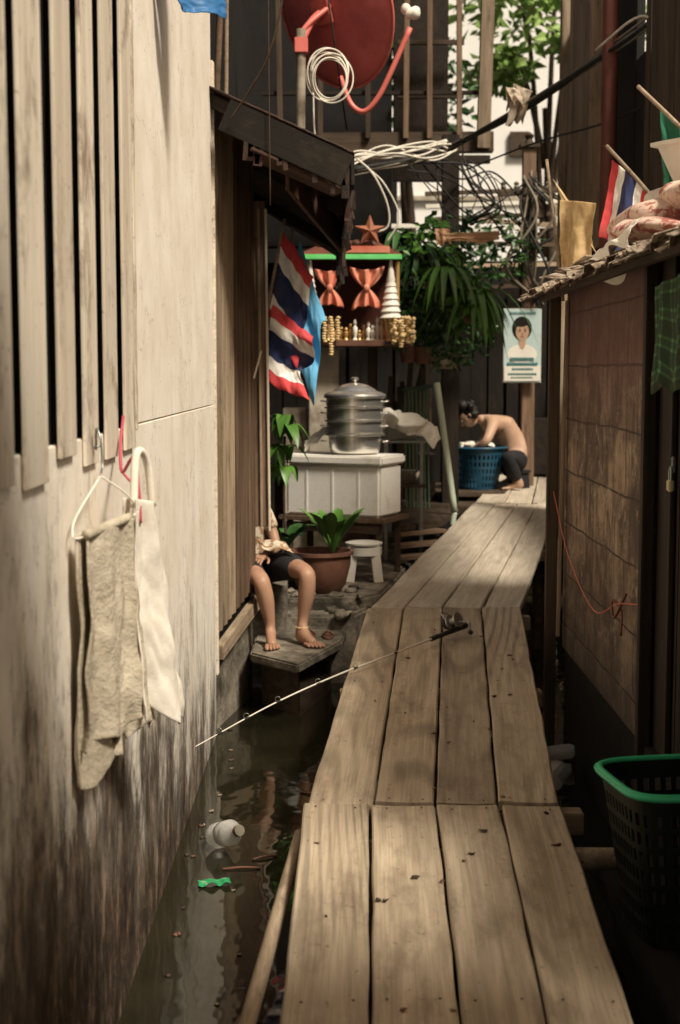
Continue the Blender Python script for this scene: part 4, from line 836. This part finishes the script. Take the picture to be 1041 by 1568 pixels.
def mf(i):
    a=V[i]; f_=foot(mn,(a[0],a[1],0),.488,-1.45,SKINM,1); n0=len(V); V.extend(f_); Ed.extend([(i,n0),(i,n0+1),(n0+1,n0+2),(n0+2,n0+3)]); rd.extend([.03,.034,.034,.028])
mf(18); mf(23)
skin('body',V,Ed,rd,SKINM,mn)
skin('trousers',[(1.80,14.50,.79),(1.80,14.38,.77),(1.72,14.20,.80),(1.66,14.14,.82),(1.74,14.20,.66),(1.79,14.24,.57),(1.80,14.62,.77),(1.72,14.84,.80),(1.66,14.90,.84),(1.74,14.86,.66),(1.82,14.84,.57),(1.79,14.5,.88)],[(0,1),(1,2),(2,3),(3,4),(4,5),(0,6),(6,7),(7,8),(8,9),(9,10),(0,11)],[.16,.125,.105,.085,.075,.06,.125,.105,.085,.075,.06,.15],SHORTS,mn)
lathe('low_stool',[(.12,0),(.11,.01),(.10,.15),(.12,.16),(.12,.18)],(1.83,14.5,.488),SHORTS,mn,20)
hand(mn,(1.36,14.24,.93),(-.5,.5,-.5),(-.2,-.2,1),1,SKINM,.6); hand(mn,(1.38,14.58,.93),(-.6,-.4,-.5),(0,0,1),-1,SKINM,.6)
head(mn,(1.285,14.36,1.235),(-.75,-.15,-.9),(-.6,0,.8),SKINM,False,1.12)
blobs('messy_hair',[((1.27+rnd(-.09,.07),14.36+rnd(-.09,.09),1.31+rnd(-.07,.04)),rnd(.035,.055)) for _ in range(34)],HAIR,mn,2,.35)
e=basket('laundry_basket',1.40,14.38,.49,.42,.19,.19,.275,.275,TEAL,TEAL,sq=2,rimr=.012)
blobs('clothes',[((1.30,14.3,.91),(.1,.09,.05)),((1.45,14.4,.90),(.12,.1,.05)),((1.36,14.5,.90),(.1,.1,.06)),((1.3,14.25,.94),(.05,.04,.03))],CLOTHW,e,3,.5)
blobs('dark_cloth',[((1.42,14.25,.90),(.1,.08,.04))],SHORTS,e,3,.5)
# ------------------------------------------------------------ clutter behind the table
cl=E('stacked_crates')
for k,(x,y_,z,sx_,sz,m_) in enumerate(((.05,13.3,.1,.5,.5,MIDW),(.1,13.4,.61,.4,.35,DARKW),(-.4,13.2,.1,.4,.9,DARKW),(.75,14.3,.4,.4,.45,DARKW),(2.15,15.6,.56,.3,.6,DARKW))): box('crate_%d'%k,(sx_,.4,sz),(x,y_,z+sz/2),m_,cl)
for k in range(9): beam('plank_%d'%k,(.5+rnd(-.1,.3),13.4+rnd(0,.5),.4),(.55+rnd(-.1,.3),13.7,1.2+rnd(0,.7)),.05,.03,MIDW,cl)
hp=E('hanging_pot_row')
for k,(x,z) in enumerate(((.62,1.75),(.75,1.74))): lathe('pot_%d'%k,[(.06,0),(.09,.14),(.1,.15),(.08,.14)],(x,13.0,z),TERRA,hp); blades('leaves_%d'%k,(x,13.0,z+.12),14,.2,.012,LEAFD,hp,.8,.8,.8,.1)
# recentre empties
bpy.context.view_layer.update()
for e in EMP:
    ch=e.children
    if not ch: continue
    c_=Vector((0,0,0));n=0
    for o in ch:
        if o.type=='MESH' and len(o.data.vertices): 
            c_+=o.matrix_world@(sum((Vector(b_) for b_ in o.bound_box),Vector())/8); n+=1
    c_/=max(n,1); e.location=c_
    for o in ch: o.matrix_parent_inverse=Matrix.Translation(-c_)
# ------------------------------------------------------------ light, camera
sd=Vector((.65,-.68,1.2)).normalized(); el=math.asin(sd.z)
L=bpy.data.lights.new('sun','SUN'); L.energy=5.0; L.angle=math.radians(11); L.color=(1,.935,.80); lo=bpy.data.objects.new('sun',L); C.objects.link(lo); lo.rotation_mode='QUATERNION'; lo.rotation_quaternion=(-sd).to_track_quat('-Z','Y'); lo.location=(3,-3,8)
W=bpy.data.worlds.new('World'); S.world=W; W.use_nodes=True; t=W.node_tree; sk=t.nodes.new('ShaderNodeTexSky'); sk.sky_type='NISHITA'; sk.sun_disc=False; sk.sun_elevation=el; sk.sun_rotation=math.atan2(sd.x,sd.y); sk.dust_density=5; sk.ozone_density=.3
t.links.new(mixc(t,1.,sk.outputs[0],(1.0,.83,.60),'MULTIPLY'),t.nodes['Background'].inputs[0]); t.nodes['Background'].inputs[1].default_value=.085
cam=bpy.data.cameras.new('camera'); co=bpy.data.objects.new('camera',cam); C.objects.link(co); co.location=(0,0,1.66); co.rotation_euler=(math.radians(90-5.6),0,0)
cam.sensor_fit='VERTICAL'; cam.sensor_height=36; cam.sensor_width=24; cam.lens=50; cam.clip_end=600; cam.dof.use_dof=True; cam.dof.focus_distance=6.3; cam.dof.aperture_fstop=3.2
S.camera=co
S.view_settings.view_transform='Standard'; S.view_settings.look='None'; S.view_settings.exposure=0
